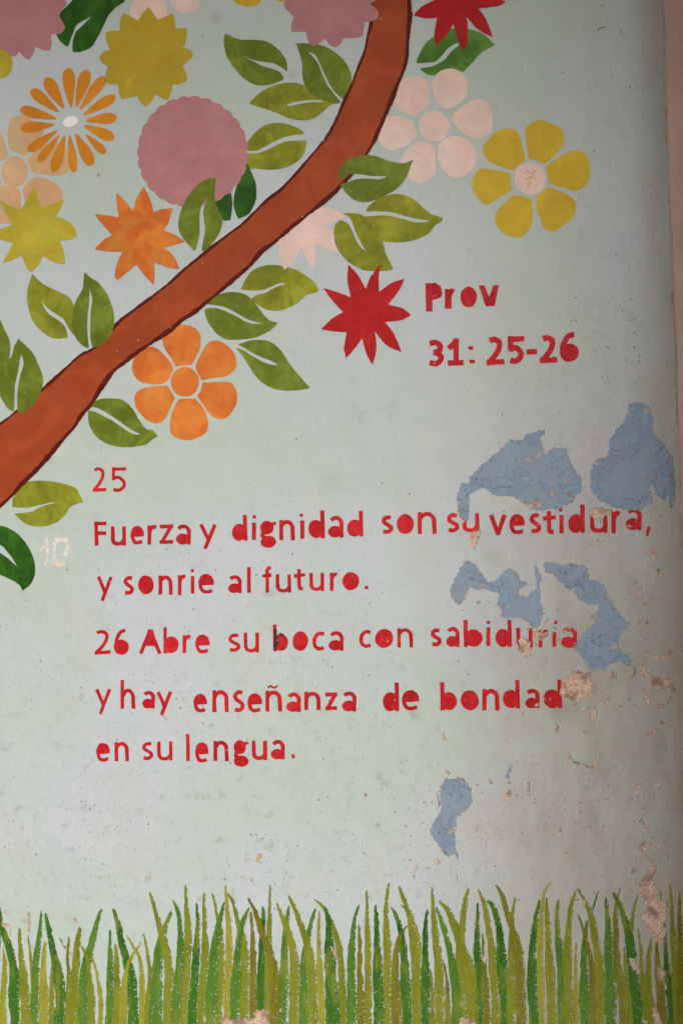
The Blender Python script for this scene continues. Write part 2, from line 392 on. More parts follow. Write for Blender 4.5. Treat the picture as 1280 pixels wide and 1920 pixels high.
# ------------------------------------------------------------------ materials
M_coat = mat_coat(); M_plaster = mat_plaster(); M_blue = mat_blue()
TL = (160, 162, 152)     # how bright the wall itself looks near the flowers, up in the shade of the added roof
ML = (178, 186, 175)
M = dict(
    mauve=paint('mauve_paint', alb((158, 101, 101), TL), alb((164, 108, 108), TL), alb((152, 96, 96), TL), thin=.03, sharp=.7),
    yellow=paint('yellow_paint', alb((162, 130, 30), TL), alb((163, 142, 42), TL), alb((160, 124, 26), TL), thin=.08, sharp=.7),
    lemon=paint('lemon_paint', alb((164, 138, 32), TL), alb((166, 150, 48), TL), alb((160, 130, 28), TL), thin=.08, sharp=.8),
    gold=paint('gold_paint', alb((176, 138, 32), TL), alb((182, 144, 38), TL), alb((170, 132, 30), TL), thin=.03, sharp=.7),
    daisy=paint('daisy_orange_paint', alb((180, 106, 20), TL), alb((188, 114, 26), TL), alb((174, 98, 18), TL), thin=.03, sharp=.8),
    orange=paint('orange_paint', alb((180, 84, 28), TL), alb((184, 104, 38), TL), alb((178, 74, 24), TL), stroke=1.0, thin=.06, sharp=1.3),
    orange2=paint('bright_orange_paint', alb((210, 108, 42), ML), alb((212, 124, 48), ML), alb((208, 90, 38), ML), thin=.06, sharp=1.2),
    peach=paint('peach_paint', alb((190, 140, 102), TL), alb((184, 152, 110), TL), alb((196, 134, 96), TL), thin=.10, sharp=.8),
    pink=paint('pale_pink_paint', alb((208, 168, 155), TL), alb((214, 175, 164), TL), alb((204, 164, 147), TL), thin=.10, sharp=.7),
    red=paint('red_paint', alb((152, 14, 18), TL), alb((160, 22, 24), TL), alb((142, 10, 14), TL), thin=.0, sharp=.7),
    letter=paint('lettering_red_paint', alb((186, 20, 28), (188, 197, 182)), alb((200, 40, 44), (188, 197, 182)), alb((166, 14, 20), (188, 197, 182)), thin=.03, wear=.05, freq=60),
    leaf=paint('leaf_green_paint', alb((98, 108, 24), ML), alb((116, 128, 36), ML), alb((90, 98, 18), ML), stroke=.7, thin=.06, sharp=1.3),
    olive=paint('leaf_olive_paint', alb((116, 112, 20), TL), alb((132, 128, 30), TL), alb((92, 94, 14), TL), stroke=.4, thin=.08, sharp=1.3),
    dark=paint('leaf_dark_green_paint', alb((34, 76, 8), ML), alb((52, 96, 18), ML), alb((24, 62, 6), ML), stroke=.3, thin=.03, sharp=1.2),
    mottled=paint('leaf_mottled_green_paint', alb((66, 100, 26), TL), alb((88, 120, 42), TL), alb((48, 82, 18), TL), thin=.08, sharp=1.3),
    bark=paint('rust_brown_paint', alb((145, 58, 24), (170, 176, 165)), alb((155, 68, 32), (170, 176, 165)), alb((135, 52, 22), (170, 176, 165)), stroke=-.8, thin=.02, sharp=.7, freq=12),
    outline=paint('dark_brown_outline_paint', alb((74, 12, 4), TL), thin=.0, sharp=.5),
    cream=paint('cream_paint', alb((232, 212, 194), (180, 190, 180)), thin=.24, sharp=1.0, wear=.45, freq=70),
    white=paint('off_white_paint', alb((212, 198, 188), TL), thin=.0, sharp=.4),
    soot=paint('dark_smudge', (.06, .03, .025, 1), thin=.35, sharp=1.2, wear=.5, freq=80),
    ochre=paint('ochre_paint', alb((192, 154, 104), TL), thin=.2),
)
WB = (196, 202, 194)
BL = dict(
    G=mat_blade('grass_green_paint', alb((72, 112, 30), WB), alb((98, 134, 44), WB)),
    D=mat_blade('grass_dark_green_paint', alb((34, 86, 18), WB), alb((76, 122, 34), WB), .8),
    O=mat_blade('grass_olive_paint', alb((120, 124, 26), WB), alb((142, 142, 40), WB)),
    Y=mat_blade('grass_yellow_paint', alb((150, 140, 38), WB), alb((168, 160, 56), WB), 1.2),
    B=mat_blade('grass_brown_olive_paint', alb((114, 104, 18), WB), alb((132, 124, 34), WB), .9))

# ------------------------------------------------------------------ where the coat has flaked away
def rag(p, amp, step=3.0):
    q = smooth(p, step, 0); n = len(q); out = []; ph = [random.uniform(0, 6.28) for _ in range(4)]
    cx = sum(a for a, b in q) / n; cy = sum(b for a, b in q) / n
    for i, (x, y) in enumerate(q):
        a, b = q[i - 1], q[(i + 1) % n]; dx, dy = b[0] - a[0], b[1] - a[1]; l = math.hypot(dx, dy) or 1
        k = amp * (.5 * math.sin(i * .53 + ph[0]) + .5 * math.sin(i * 1.31 + ph[1]) + random.uniform(-.7, .7))
        out.append((x + dy / l * k, y - dx / l * k))
    return out
def grow(q, lo, hi):
    n = len(q); out = []; ph = random.uniform(0, 6); area = sum(q[i - 1][0] * q[i][1] - q[i][0] * q[i - 1][1] for i in range(n))
    sg = 1 if area > 0 else -1
    for i, (x, y) in enumerate(q):
        a, b = q[i - 2], q[(i + 2) % n]; dx, dy = b[0] - a[0], b[1] - a[1]; l = math.hypot(dx, dy) or 1
        s = .5 + .5 * math.sin(i * .13 + ph) * math.sin(i * .037 + 2 * ph)
        k = lo + (hi - lo) * max(0, s * 1.6 - .6) + random.uniform(-.3, .5)
        out.append((x + sg * dy / l * k, y - sg * dx / l * k))
    return out

BLUE = [
 ('pointed blue bare patch like a hill, above the word son su', S(3, 2, '-30,745 0,735 60,740 110,700 170,680 245,660! 250,690 205,730! 225,790 215,840! 240,850 280,820 340,795 400,805 430,880 470,980 520,1050 515,1120 480,1160 420,1220 330,1255 240,1270 170,1270 110,1240 60,1195 0,1160 -60,1160 -140,1155 -180,1120 -220,1108 -270,1120 -318,1140! -322,1200 -322,1300 -330,1345! -372,1335 -395,1290 -410,1150 -390,1080 -350,1055 -330,1065! -320,1020 -280,975 -250,940 -200,900 -150,860 -100,820 -60,790')),
 ('tall blue bare patch near the corner of the wall', S(3, 2, '955,450 990,465 1030,500 1055,560 1055,640 1065,690 1110,730 1150,780 1190,840 1225,920 1240,1000 1248,1100 1240,1180 1210,1250! 1190,1190 1170,1130 1150,1190 1110,1160 1070,1120 1060,1080 1030,1090 1045,1150 1050,1220 1000,1242 955,1262 900,1262 780,1245 700,1220 640,1180 600,1130 580,1060 590,960 610,900 660,875 700,880 725,840 730,740 760,680 830,600 860,540 865,490 900,460')),
 ('wavy blue bare patch with a thin spike', S(2, 3, '930,360 990,380 1025,420 1060,480 1090,520 1160,520 1190,470 1250,432 1290,440 1315,480 1330,520 1375,520 1385,550 1330,600 1340,630 1390,630 1420,595 1450,590 1464,560 1458,480 1443,385! 1492,470 1482,560 1500,680 1510,760 1490,820 1460,880! 1420,840 1340,800 1280,800 1230,800 1190,770 1200,740 1165,680 1175,620 1130,600 1060,585 1000,580 965,555 940,580 920,640 885,690 850,690 820,640 808,580 830,530 860,480 880,430 905,400')),
 ('zigzag blue bare patch running down beside the word sabiduria', S(3, 3, '235,385! 290,375 350,395 430,390 490,405 540,410 570,460 585,510 640,515 690,550 705,610 700,650 740,680 760,720 810,770 860,830 860,870 810,910 800,980 820,1050 880,1070 895,1150! 830,1130 780,1115 710,1150 710,1200! 650,1175 600,1195 560,1150 520,1090 480,1050 435,1020! 500,970 540,900 600,860 620,800 635,700 570,695 500,650 450,600 400,570 350,510 310,460 260,445')),
 ('small blue bare patch like a figure eight above the grass', S(2, 4, '800,720 900,722 950,780 975,850 980,890 930,970 870,1000 860,1080 855,1180 870,1280 869,1322! 850,1290 800,1300 765,1280 730,1225 690,1180 665,1120 675,1060 715,1010 745,930 735,860 745,780')),
 ('tiny blue streak', S(2, 4, '1275,610 1282,650 1252,690 1240,720 1222,712 1232,690 1252,650')),
 ('tiny blue drop', S(3, 3, '605,760 618,780 612,810 596,820 586,800 592,775')),
 ('tiny blue drop', S(2, 3, '1010,680 1030,670 1035,690 1018,705')),
]
CHIPS = [S(3, 4, '400,-50 450,-75 505,-92 540,-50 600,-10 620,20 610,70 570,95 540,120 500,145 440,130 380,100 350,70 370,20 395,-10'),
 S(3, 3, '45,990 60,950 100,945 135,980 140,1040 120,1090 90,1085 50,1040'), S(3, 3, '150,905 200,895 260,900 250,950 200,960 160,940'),
 S(2, 3, '970,170 1000,145 1035,125 1030,210 985,285 972,240'), S(3, 3, '580,-20 730,-20 720,30 670,50 655,90 640,50 590,35'),
 S(2, 3, '890,10 940,10 940,50 925,70 905,60'),
 S(3, 3, '1000,305 1040,280 1070,290 1082,345 1050,345 1015,318'), S(3, 3, '1080,435 1110,430 1138,460 1130,500 1095,480'),
 S(3, 5, '985,-100 1005,-60 1000,-10 1020,50 1060,60 1070,120 1050,200 1090,280 1080,320 1140,370 1160,440 1145,510 1145,600 1120,700 1080,660 1040,600 1010,560 970,490 1000,400 960,300 975,180 1040,110 1035,70 1000,30 975,-30'),
 S(3, 5, '870,790 910,790 950,860 945,920 915,880 880,830'), S(3, 4, '1040,-20 1090,60 1140,50 1190,45 1200,80 1170,150 1210,120 1230,50 1220,-10 1130,-40'),
 S(1, 5, '375,1400 375,1290 385,1250 410,1220 450,1240 500,1245 560,1230 590,1245 630,1220 640,1180 690,1165 730,1190 738,1290 730,1400'),
 S(2, 5, '880,1300 900,1240 940,1230 970,1260 1020,1270 1030,1300 960,1340'), S(1, 5, '645,10 675,5 680,40 660,80 645,60')]
WORMS = [(3, 3, '1060,1075 1110,1090 1180,1090 1200,1030 1220,980', 28), (3, 3, '958,1110 985,1190 1040,1240 1090,1290 1180,1285', 26),
 (3, 4, '410,535 450,590 520,615 600,635 640,580 662,525', 22), (3, 4, '970,40 1010,110 1030,190', 32), (3, 3, '910,1150 915,1200 885,1260', 14),
 (0, 5, '215,440 222,520 220,600', 26), (3, 4, '120,740 122,800 122,850', 18), (3, 5, '1140,-10 1168,40', 12), (3, 3, '230,860 250,820 275,800', 12)]
DOTS = [(3, 3, 878, 104, 17, 15), (3, 3, 924, 72, 8, 7), (3, 3, 760, 1225, 28, 26), (3, 3, 1008, 1050, 12, 14), (3, 3, 1002, 850, 12, 38), (3, 3, 985, 697, 18, 18),
 (3, 3, 960, 610, 14, 38), (3, 3, 918, 535, 10, 16), (3, 4, 1116, 180, 18, 28), (3, 4, 1115, 296, 22, 18), (3, 4, 1050, 365, 36, 28), (3, 4, 1122, 445, 10, 20),
 (3, 4, 535, 195, 22, 18), (3, 4, 607, 228, 28, 30), (3, 4, 674, 152, 18, 20), (3, 4, 726, 108, 11, 14), (3, 4, 330, 345, 22, 34), (3, 4, 545, 375, 12, 18),
 (3, 4, 360, 1120, 14, 30), (3, 4, 945, 800, 12, 30), (3, 4, 970, 1050, 14, 34), (3, 4, 990, 1225, 34, 44), (3, 4, 185, 165, 14, 16), (3, 4, 283, 125, 6, 12),
 (3, 4, 80, 228, 10, 8), (3, 5, 1110, 900, 26, 56), (3, 5, 1080, 1230, 34, 52), (3, 5, 990, 1262, 22, 18), (3, 5, 905, 130, 12, 28), (0, 5, 45, 540, 28, 18),
 (0, 5, 570, 505, 13, 18), (1, 5, 1230, 745, 16, 42), (1, 5, 825, 1175, 14, 12), (1, 5, 540, 180, 9, 8), (1, 5, 608, 200, 9, 12), (1, 4, 692, 1168, 9, 6),
 (1, 4, 605, 1138, 9, 8), (2, 5, 715, 67, 24, 18), (2, 5, 560, 117, 14, 22), (2, 5, 646, 112, 12, 8), (2, 5, 1072, 792, 15, 34), (2, 5, 245, 1037, 22, 10),
 (2, 5, 900, 1125, 14, 16), (2, 5, 865, 185, 6, 22), (2, 4, 762, 395, 12, 22), (2, 4, 778, 430, 12, 20), (2, 4, 795, 675, 11, 22), (2, 4, 1116, 742, 15, 18),
 (2, 4, 1243, 850, 24, 32), (2, 4, 178, 842, 9, 22), (2, 4, 1256, 750, 8, 12), (0, 1, 740, 36, 8, 18), (3, 3, 622, 30, 10, 10), (3, 3, 335, 742, 12, 10),
 (3, 3, 1040, 1300, 20, 20), (3, 5, 480, 345, 14, 16), (3, 5, 540, 362, 15, 20), (3, 5, 45, 350, 12, 8), (3, 4, 1130, 1195, 12, 8), (3, 4, 1095, 1225, 9, 16),
 (3, 0, 670, 207, 18, 7), (3, 3, 128, 878, 12, 10), (3, 3, 170, 985, 10, 22), (3, 3, 225, 885, 20, 8), (3, 3, 300, 905, 22, 6), (3, 3, 320, 870, 10, 8), (3, 3, 395, 895, 26, 8), (3, 3, 432, 872, 12, 14), (3, 3, 345, 960, 7, 14), (3, 3, 470, 985, 14, 10), (3, 3, 610, -10, 30, 16), (3, 4, 460, 20, 60, 14), (3, 4, 560, -60, 30, 16), (3, 4, 590, 75, 22, 16), (3, 4, 470, 165, 12, 7), (3, 4, 700, 120, 26, 7), (3, 4, 1085, 470, 8, 12), (3, 4, 930, 840, 8, 16), (3, 4, 985, 1110, 12, 30), (3, 4, 1100, 1235, 8, 22), (3, 5, 1160, 20, 8, 26), (3, 5, 1145, 295, 9, 8), (3, 5, 1150, 1000, 8, 40), (3, 5, 1075, 1170, 7, 40), (1, 5, 1100, 1240, 10, 10), (3, 3, 765, 1010, 16, 22), (2, 4, 725, 880, 10, 40)]
blue_polys = [rag(p, 1.7, 2.2) for _, p in BLUE]
BLUE_SPOTS = [ell(320 * c + x / 4, 320 * r_ + y / 4, rx / 4, ry / 4, 12, random.uniform(-.6, .6), .28) for c, r_, x, y, rx, ry in (
    (3, 2, 622, 912, 20, 18), (3, 2, 200, 1130, 11, 9), (3, 2, 298, 1142, 18, 13), (3, 2, 425, 1148, 26, 16), (3, 2, 1005, 522, 12, 26), (3, 2, 1212, 1020, 14, 34),
    (3, 2, 1242, 1165, 12, 34), (3, 2, 1178, 905, 8, 26), (3, 2, 232, 722, 26, 16), (3, 2, 195, 856, 24, 10), (3, 2, 120, 1225, 62, 18), (3, 2, 190, 1215, 30, 30),
    (3, 2, 360, 880, 12, 14), (3, 2, 600, 1160, 34, 12), (3, 2, 700, 1215, 34, 10), (3, 2, 130, 890, 34, 8), (3, 2, 1010, 1010, 8, 30), (3, 2, 925, 640, 6, 14),
    (3, 3, 765, 1010, 18, 22), (3, 3, 606, 970, 12, 10), (3, 3, 456, 575, 14, 14), (3, 3, 242, 425, 10, 10), (3, 3, 380, 560, 34, 10), (3, 3, 540, 885, 14, 12),
    (2, 3, 1030, 440, 10, 22), (2, 3, 1050, 530, 8, 22), (2, 3, 835, 640, 12, 34), (2, 3, 870, 690, 22, 9), (2, 3, 1250, 715, 12, 10),
    (2, 4, 812, 1110, 16, 20), (2, 4, 848, 1108, 10, 34), (2, 4, 735, 880, 9, 30), (2, 4, 740, 800, 8, 26), (2, 4, 930, 960, 16, 8), (2, 4, 870, 718, 50, 6))]
cut_polys = [grow(q, -1.0, 2.6) for q in blue_polys]
cut_polys += [rag(p, 2.6, 2.0) for p in CHIPS]
for c, r, t, wd in WORMS:
    p = resample([(x, y) for x, y, _ in S(c, r, t)], 3); n = len(p)
    cut_polys.append(stroke(p, [max(1.4, wd / 4 * (.55 + .5 * math.sin(i * .9) ** 2) * min(1, (min(i, n - 1 - i) + 1) / 3)) for i in range(n)], jit=.5))
for c, r, x, y, rx, ry in DOTS:
    cut_polys.append(ell(320 * c + x / 4, 320 * r + y / 4, rx / 4, ry / 4, 15, random.uniform(-.5, .5), .34))
CUTS = [(p, bbox(p)) for p in cut_polys]

# ------------------------------------------------------------------ the place: ground and walls; unseen pier and roof added for shade
GROUND_Z = 0.0
gm = mat_plain('worn_concrete', (.28, .27, .25, 1), (.37, .36, .34, 1), 1.5)
me = bpy.data.meshes.new('ground'); R_ = 600
me.from_pydata([(-R_, -R_, GROUND_Z), (R_, -R_, GROUND_Z), (R_, R_, GROUND_Z), (-R_, R_, GROUND_Z)], [], [(0, 1, 2, 3)]); me.materials.append(gm)
g = bpy.data.objects.new('ground', me); C.objects.link(g); g['kind'] = 'structure'

X0, Y0, Y1 = -900, -700, 2118
wall = thing('painted_wall', 200, 2118, 'pale seafoam plaster wall with flaking paint that carries the whole mural', 'wall')
extra = []
for gy in range(Y0 + 20, Y1, 40):
    for k in range(0, 96, 6): extra.append((xe(gy) - 96 + k, gy))
NOTCH = {240: 5, 248: 8, 256: 4, 560: 3, 820: 6, 828: 4, 1180: 7, 1188: 11, 1196: 5, 1500: 6, 1508: 9}
def XR(y): return xe(y) + 3 + 1.3 * math.sin(y * .031) + .9 * math.sin(y * .11 + 1)
outer = [(X0, Y0)] + [(XR(Y0) - 12 * 0, Y0)] + [(XR(y) - NOTCH.get(y, 0) + random.uniform(-.7, .7), y) for y in range(Y0 + 28, Y1, 8)] + [(XR(Y1), Y1), (X0, Y1)]
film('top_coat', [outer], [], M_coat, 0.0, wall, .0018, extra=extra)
# the plaster body behind, with real thickness
vs, fs = [], []
ys = list(range(Y0, Y1 + 1, 50)) + [Y1]
def cols(y): return [X0, 0, 600] + [xe(y) - 100 + k for k in range(0, 106, 7)]
nc = len(cols(0))
for y in ys:
    for x in cols(y): vs.append(W(x, y, -.0019))
for i in range(len(ys) - 1):
    for j in range(nc - 1): a = i * nc + j; fs.append((a, a + nc, a + nc + 1, a + 1))
o = len(vs)
for y in ys: vs += [((X0 - 640) * MM, .22, W(0, y)[2]), (vs[ys.index(y) * nc + nc - 1][0], .22, W(0, y)[2])]
for i in range(len(ys) - 1):
    fs.append((o + 2 * i, o + 2 * i + 1, o + 2 * i + 3, o + 2 * i + 2))
    fs.append((i * nc, o + 2 * i, o + 2 * i + 2, (i + 1) * nc)); fs.append((i * nc + nc - 1, (i + 1) * nc + nc - 1, o + 2 * i + 3, o + 2 * i + 1))
me = bpy.data.meshes.new('plaster_body'); me.from_pydata(vs, [], fs); me.materials.append(M_plaster)
pb = bpy.data.objects.new('plaster_body', me); C.objects.link(pb); pb.parent = wall; pb.matrix_parent_inverse = wall.matrix_world.inverted()
for (lab, _), poly in zip(BLUE, blue_polys):
    ob = film('blue_patch', [poly], BLUE_SPOTS, M_blue, -.0009, wall, .0009, chips=False)
    if ob: ob['label'] = lab

M_pink = mat_plain('salmon_pink_wall_paint', (.50, .33, .26, 1), (.56, .39, .31, 1), 6, .6, .0015)
# the pink wall stands a hand's breadth behind the mural wall's rounded end; an unseen pier is added further right to dim that side
vs, fs = [], []
ys = list(range(Y0, Y1 + 1, 60)) + [Y1]
for y in ys:
    x = (XR(y) - 640) * MM; z = W(0, y)[2]; yb = dep(XR(y), y) * MM
    wob = .0016 * math.sin(y * .013) + .001 * math.sin(y * .05)
    vs += [(x - .03, yb + .05, z), (x - .004 + wob, yb + .018, z), (x + .002 + wob, yb + .006, z), (x + .008 + wob, yb + .003, z), (x + .04, yb + .002, z), (1.12, yb, z), (1.12, .30, z), (x - .03, .30, z)]
K = 8
for i in range(len(ys) - 1):
    for j in range(K): a, b_ = K * i + j, K * i + (j + 1) % K; fs.append((a, a + K, b_ + K, b_))
fs.append(tuple(range(K))); fs.append(tuple(K * (len(ys) - 1) + k for k in range(K - 1, -1, -1)))
me = bpy.data.meshes.new('pink_wall'); me.from_pydata(vs, [], fs); me.materials.append(M_pink)
pp = bpy.data.objects.new('pink_wall', me); C.objects.link(pp)
tag(pp, 'salmon pink painted wall in a narrow strip at the right edge, beyond the mural wall', 'wall')
pr = boxmesh('added_shade_pier', (1.122, -.92, 0.0), (1.45, .30, W(0, Y0)[2]), M_pink); pr['kind'] = 'structure'

roofm = mat_plain('added_roof_cream', (.66, .53, .36, 1), (.72, .59, .42, 1), 4, .7)  # warm cream underside, coloured to bounce light onto the wall top
rt = W(0, Y0)[2]
rf = boxmesh('added_shade_roof', (-3.4, -1.95, rt + .002), (2.4, .6, rt + .14), roofm); rf['kind'] = 'structure'  # unseen roof, added to darken the upper part of the wall

# ------------------------------------------------------------------ leaves
def leaf(label, col, h, outline, slit=None, name='painted_leaf', more=None):
    adds = [smooth(outline)] + ([smooth(m) for m in more] if more else [])
    subs = [smooth(slit, 2.4, .3)] if slit else []
    cx, cy = adds[0][0]; o = film(name, adds, subs, M[col], h)
    return tag(o, label, 'painted leaf', 'green leaves painted along the branch')
H1, H2, H3, H4, H5 = .0003, .0005, .0007, .0009, .0011
leaf('dark green split leaf at the top between the mauve star and the yellow sun flower', 'dark', H1,
     S(0, 0, '600,-60! 520,30 452,100 438,180 425,262! 455,310 500,350! 512,345 545,350 545,385 570,392 620,385 690,350 740,270 780,190 820,110 880,50 942,10! 930,-5 850,-60!'),
     S(0, 0, '512,356! 530,300 552,245 575,190 630,155 688,122! 640,172 600,210 570,240 553,285 546,330 542,362!'))
leaf('olive leaf alone under the top edge, tip pointing up left, left of the mauve star', 'leaf', H1,
     S(1, 0, '405,258! 432,258 490,288 560,300 640,298 720,312 790,355 840,410 868,460 875,535! 858,560 842,600! 790,622 700,642 620,630 540,580 470,500 420,420 398,310'),
     S(1, 0, '548,418! 620,450 700,465 770,475 820,500 885,545! 870,585! 843,572 820,540 760,515 690,495 630,465'))
leaf('green leaf pointing up left, its base touching the branch top, just under the mauve star', 'leaf', H2,
     S(1, 0, '938,325! 1010,325 1100,332 1180,360 1250,405 1300,455 1340,520 1355,580 1345,660 1310,720 1262,778! 1200,772 1120,740 1040,690 1005,640! 985,560 985,480 965,400'),
     S(1, 0, '1028,388! 1080,410 1110,460 1150,550 1190,630 1240,700 1300,750! 1275,765! 1220,700 1170,630 1130,540 1095,460'))
leaf('olive leaf lying flat with its tip to the left, under the two topmost branch leaves', 'olive', H1,
     S(1, 0, '585,775! 640,720 720,665 810,630 920,620 1005,640 1100,680 1200,720 1262,770! 1200,790 1140,840 1080,885 1000,905 900,890 800,850 720,820 640,795'),
     S(1, 0, '872,785! 930,765 1020,752 1130,752 1145,765! 1050,768 960,782 885,797'))
leaf('olive leaf split in two halves, touching the right side of the big mauve flower', 'olive', H1,
     S(1, 0, '560,1130 575,1070 610,1020 680,955 760,925 850,925 930,950 980,975 1002,1005! 1022,1075! 990,1170 920,1230 840,1265 740,1275 640,1265 590,1260 555,1200!'),
     S(1, 0, '540,1130! 640,1130 700,1105 780,1060 860,1028 940,1012 1020,1006! 1024,1052! 950,1056 870,1060 800,1085 720,1125 650,1148 540,1152!'))
leaf('dark green leaf of two narrow halves tucked under the big mauve flower', 'dark', H1,
     S(1, 1, '328,240! 375,180 420,165 450,155 462,230 460,300 448,370! 400,375 365,330 340,280'), None, more=[
     S(1, 1, '555,-50! 580,-45 605,10 635,80 643,150 640,220 610,290 580,330 510,362! 480,300 472,230 485,150 510,80 545,0')])
leaf('olive leaf whose dark tip overlaps the big mauve flower', 'leaf', H5,
     S(1, 1, '300,52! 342,55! 335,120 330,200 350,270 385,350 385,410 360,480 310,550 265,598! 235,602! 215,590 178,598! 140,560 90,500 60,430 65,350 95,260 140,180 200,110 260,70'),
     S(1, 1, '278,205! 262,250 248,300 248,350 258,420 255,480 240,560 230,620! 182,612! 205,540 220,470 218,400 220,320 235,260'))
leaf('green leaf on the branch with its tip over the pale pink flower', 'leaf', H5,
     S(2, 1, '540,-80! 520,-40 500,20 460,90 400,145 300,200 220,230 150,235 90,215 30,160 0,115 -18,85! -22,10 5,-40 70,-90 150,-115 240,-112 310,-90 380,-65 460,-55'),
     S(2, 1, '345,40! 290,65 200,60 120,62 50,85 -30,110! -34,62! 30,50 60,30 130,25 210,38 280,40'))
leaf('olive leaf with ribbed brush marks, tip pointing right under the pink flower', 'olive', H3,
     S(2, 1, '762,355! 720,340 670,325 620,285 560,230 490,190 400,175 310,195 240,235 195,275 188,305! 182,345! 190,385 215,440 260,490 320,528 400,538 510,530 600,500 660,465 700,410 740,390'),
     S(2, 1, '660,375! 600,365 540,355 460,335 380,312 300,305 230,305 176,308! 176,342! 230,340 310,335 390,345 470,365 540,385 610,388'))
leaf('green leaf drooping above the red star, with a thin light slit', 'olive', H2,
     S(2, 1, '20,320! 90,318 160,335 240,400 300,500 320,570 330,620 360,680 388,735! 350,750 200,752 130,730 60,690 0,630 -40,560 -55,480 -50,410 -10,370!'),
     S(2, 1, '-40,372! 15,325! 60,350 85,400 110,470 140,530 182,605! 150,580 110,520 80,450 50,400 10,375'))
leaf('olive leaf under the branch with its tip to the right, beneath the pale pink star', 'olive', H1,
     S(1, 1, '525,885! 560,820 600,760 660,725 740,707 840,715 930,740 1010,785 1070,830 1108,885! 1100,910 1020,935 960,985 880,1030 800,1052 720,1040 660,1010 600,960!'),
     S(1, 1, '858,842! 800,850 740,875 690,895 610,898 515,890! 500,920! 600,966! 640,935 700,920 740,900 800,868 855,852'))
leaf('smooth green leaf under the branch, tip right, with a long light slit', 'leaf', H2,
     S(1, 1, '278,990! 320,950 390,920 470,910 550,925 610,965 660,1030 715,1100 760,1130 805,1138! 770,1180 720,1215 640,1250 540,1265 420,1265 350,1225 290,1150 262,1090 256,1040!'),
     S(1, 1, '262,1000! 330,1008 410,1025 490,1065 560,1105 620,1130 695,1145! 620,1148 560,1130 480,1085 400,1050 330,1030 248,1037!'))
leaf('olive leaf pointing down right, to the right of the bright orange flower', 'leaf', H1,
     S(1, 2, '1045,348! 1000,300 950,240 900,180 850,100 800,40 740,0 690,-10 600,-8 560,5 515,20! 488,48! 540,110 590,190 630,250 680,305 760,350 850,370 940,368 1030,355'),
     S(1, 2, '495,24! 545,45 610,85 680,118 750,145 808,178! 750,175 680,148 610,108 550,70 484,44!'))
leaf('green leaf below the lower branch, left of the bright orange flower', 'leaf', H1,
     S(0, 2, '700,455! 760,432 840,428 920,440 990,500 1040,580 1080,640 1110,662 1150,670 1185,712! 1140,740 1090,775 1000,792 900,792 810,770 730,720 680,650 662,580 665,520! 680,480'),
     S(0, 2, '655,488! 730,500 800,535 870,580 940,630 1000,670 1060,700! 1000,695 930,655 860,605 790,565 720,530 655,518!'))
leaf('olive leaf at the left under the branch end, above the faded pale 10', 'olive', H1,
     S(0, 2, '95,1190! 130,1120 190,1060 300,1045 420,1055 520,1080 575,1105 600,1150 628,1205! 530,1240 500,1290 440,1350 370,1380 280,1388 190,1365 110,1297! 95,1245!'),
     S(0, 2, '80,1242! 200,1248 290,1230 400,1205 412,1212! 340,1230 280,1255 230,1280 112,1292! 80,1300!'))
leaf('dark green leaf cut by the left edge, lowest of all the leaves', 'dark', H1,
     S(0, 3, '-200,120 -60,90 0,102 60,118 130,160 190,225 240,310 265,400 262,480 225,550 170,590! 150,550 90,510 0,470 -60,460 -200,400'),
     S(0, 3, '-200,180! 0,245 50,290 90,340 132,410! 90,372 40,330 -60,270'))
leaf('yellowish olive leaf below the yellow star, left one of a touching pair', 'olive', H1,
     S(0, 1, '245,775! 290,820 350,865 440,905 520,950 555,1010 578,1080 575,1150 555,1235! 510,1252! 430,1260 370,1245 300,1190 250,1130 220,1050 205,950 215,860'),
     S(0, 1, '312,978! 360,1030 430,1080 480,1115 510,1170 558,1240! 512,1262! 495,1180 450,1130 390,1090 345,1045'))
leaf('green upright leaf standing on the branch, right one of a touching pair', 'leaf', H4,
     S(0, 1, '635,760! 680,800 740,840 800,920 840,1010 858,1100 850,1190 820,1250 790,1290 710,1325! 655,1332! 600,1290 560,1230 545,1150 550,1060 570,980 620,890 630,820'),
     S(0, 1, '675,885! 695,960 685,1040 680,1130 680,1250 700,1340! 670,1340! 658,1200 660,1090 670,1000'))
leaf('green upright leaf with a curved slit overlapping the branch near the left edge', 'leaf', H4,
     S(0, 2, '140,-20! 185,20 250,90 290,170 325,270 318,350 290,420 240,490 180,535 135,528! 105,528! 60,500 20,440 0,390 -10,300 5,210 40,160 90,110 110,40'),
     S(0, 2, '165,95! 180,170 155,260 140,340 132,430 138,545! 106,545! 112,420 118,320 140,220 150,150'))
leaf('green leaf cut by the left edge, beside the upright leaf with a curved slit', 'leaf', H1,
     S(0, 2, '-200,-260! -60,-220 0,-165 40,-80 75,0 80,80 62,150 30,190 0,220 -60,240 -160,160'))
leaf('mottled green leaf at the top between the upper red star and the pale pink flower', 'mottled', H1,
     S(2, 0, '558,460! 600,375 650,305 730,255 820,215 960,220 1040,245 1100,285 1148,340! 1110,360 1040,400 990,460 940,510 915,540! 850,530 760,560 690,568 640,558 593,522!'),
     S(2, 0, '545,478! 620,472 700,462 750,420 800,360 870,318! 882,338! 820,390 780,440 710,485 640,505 575,514!'))

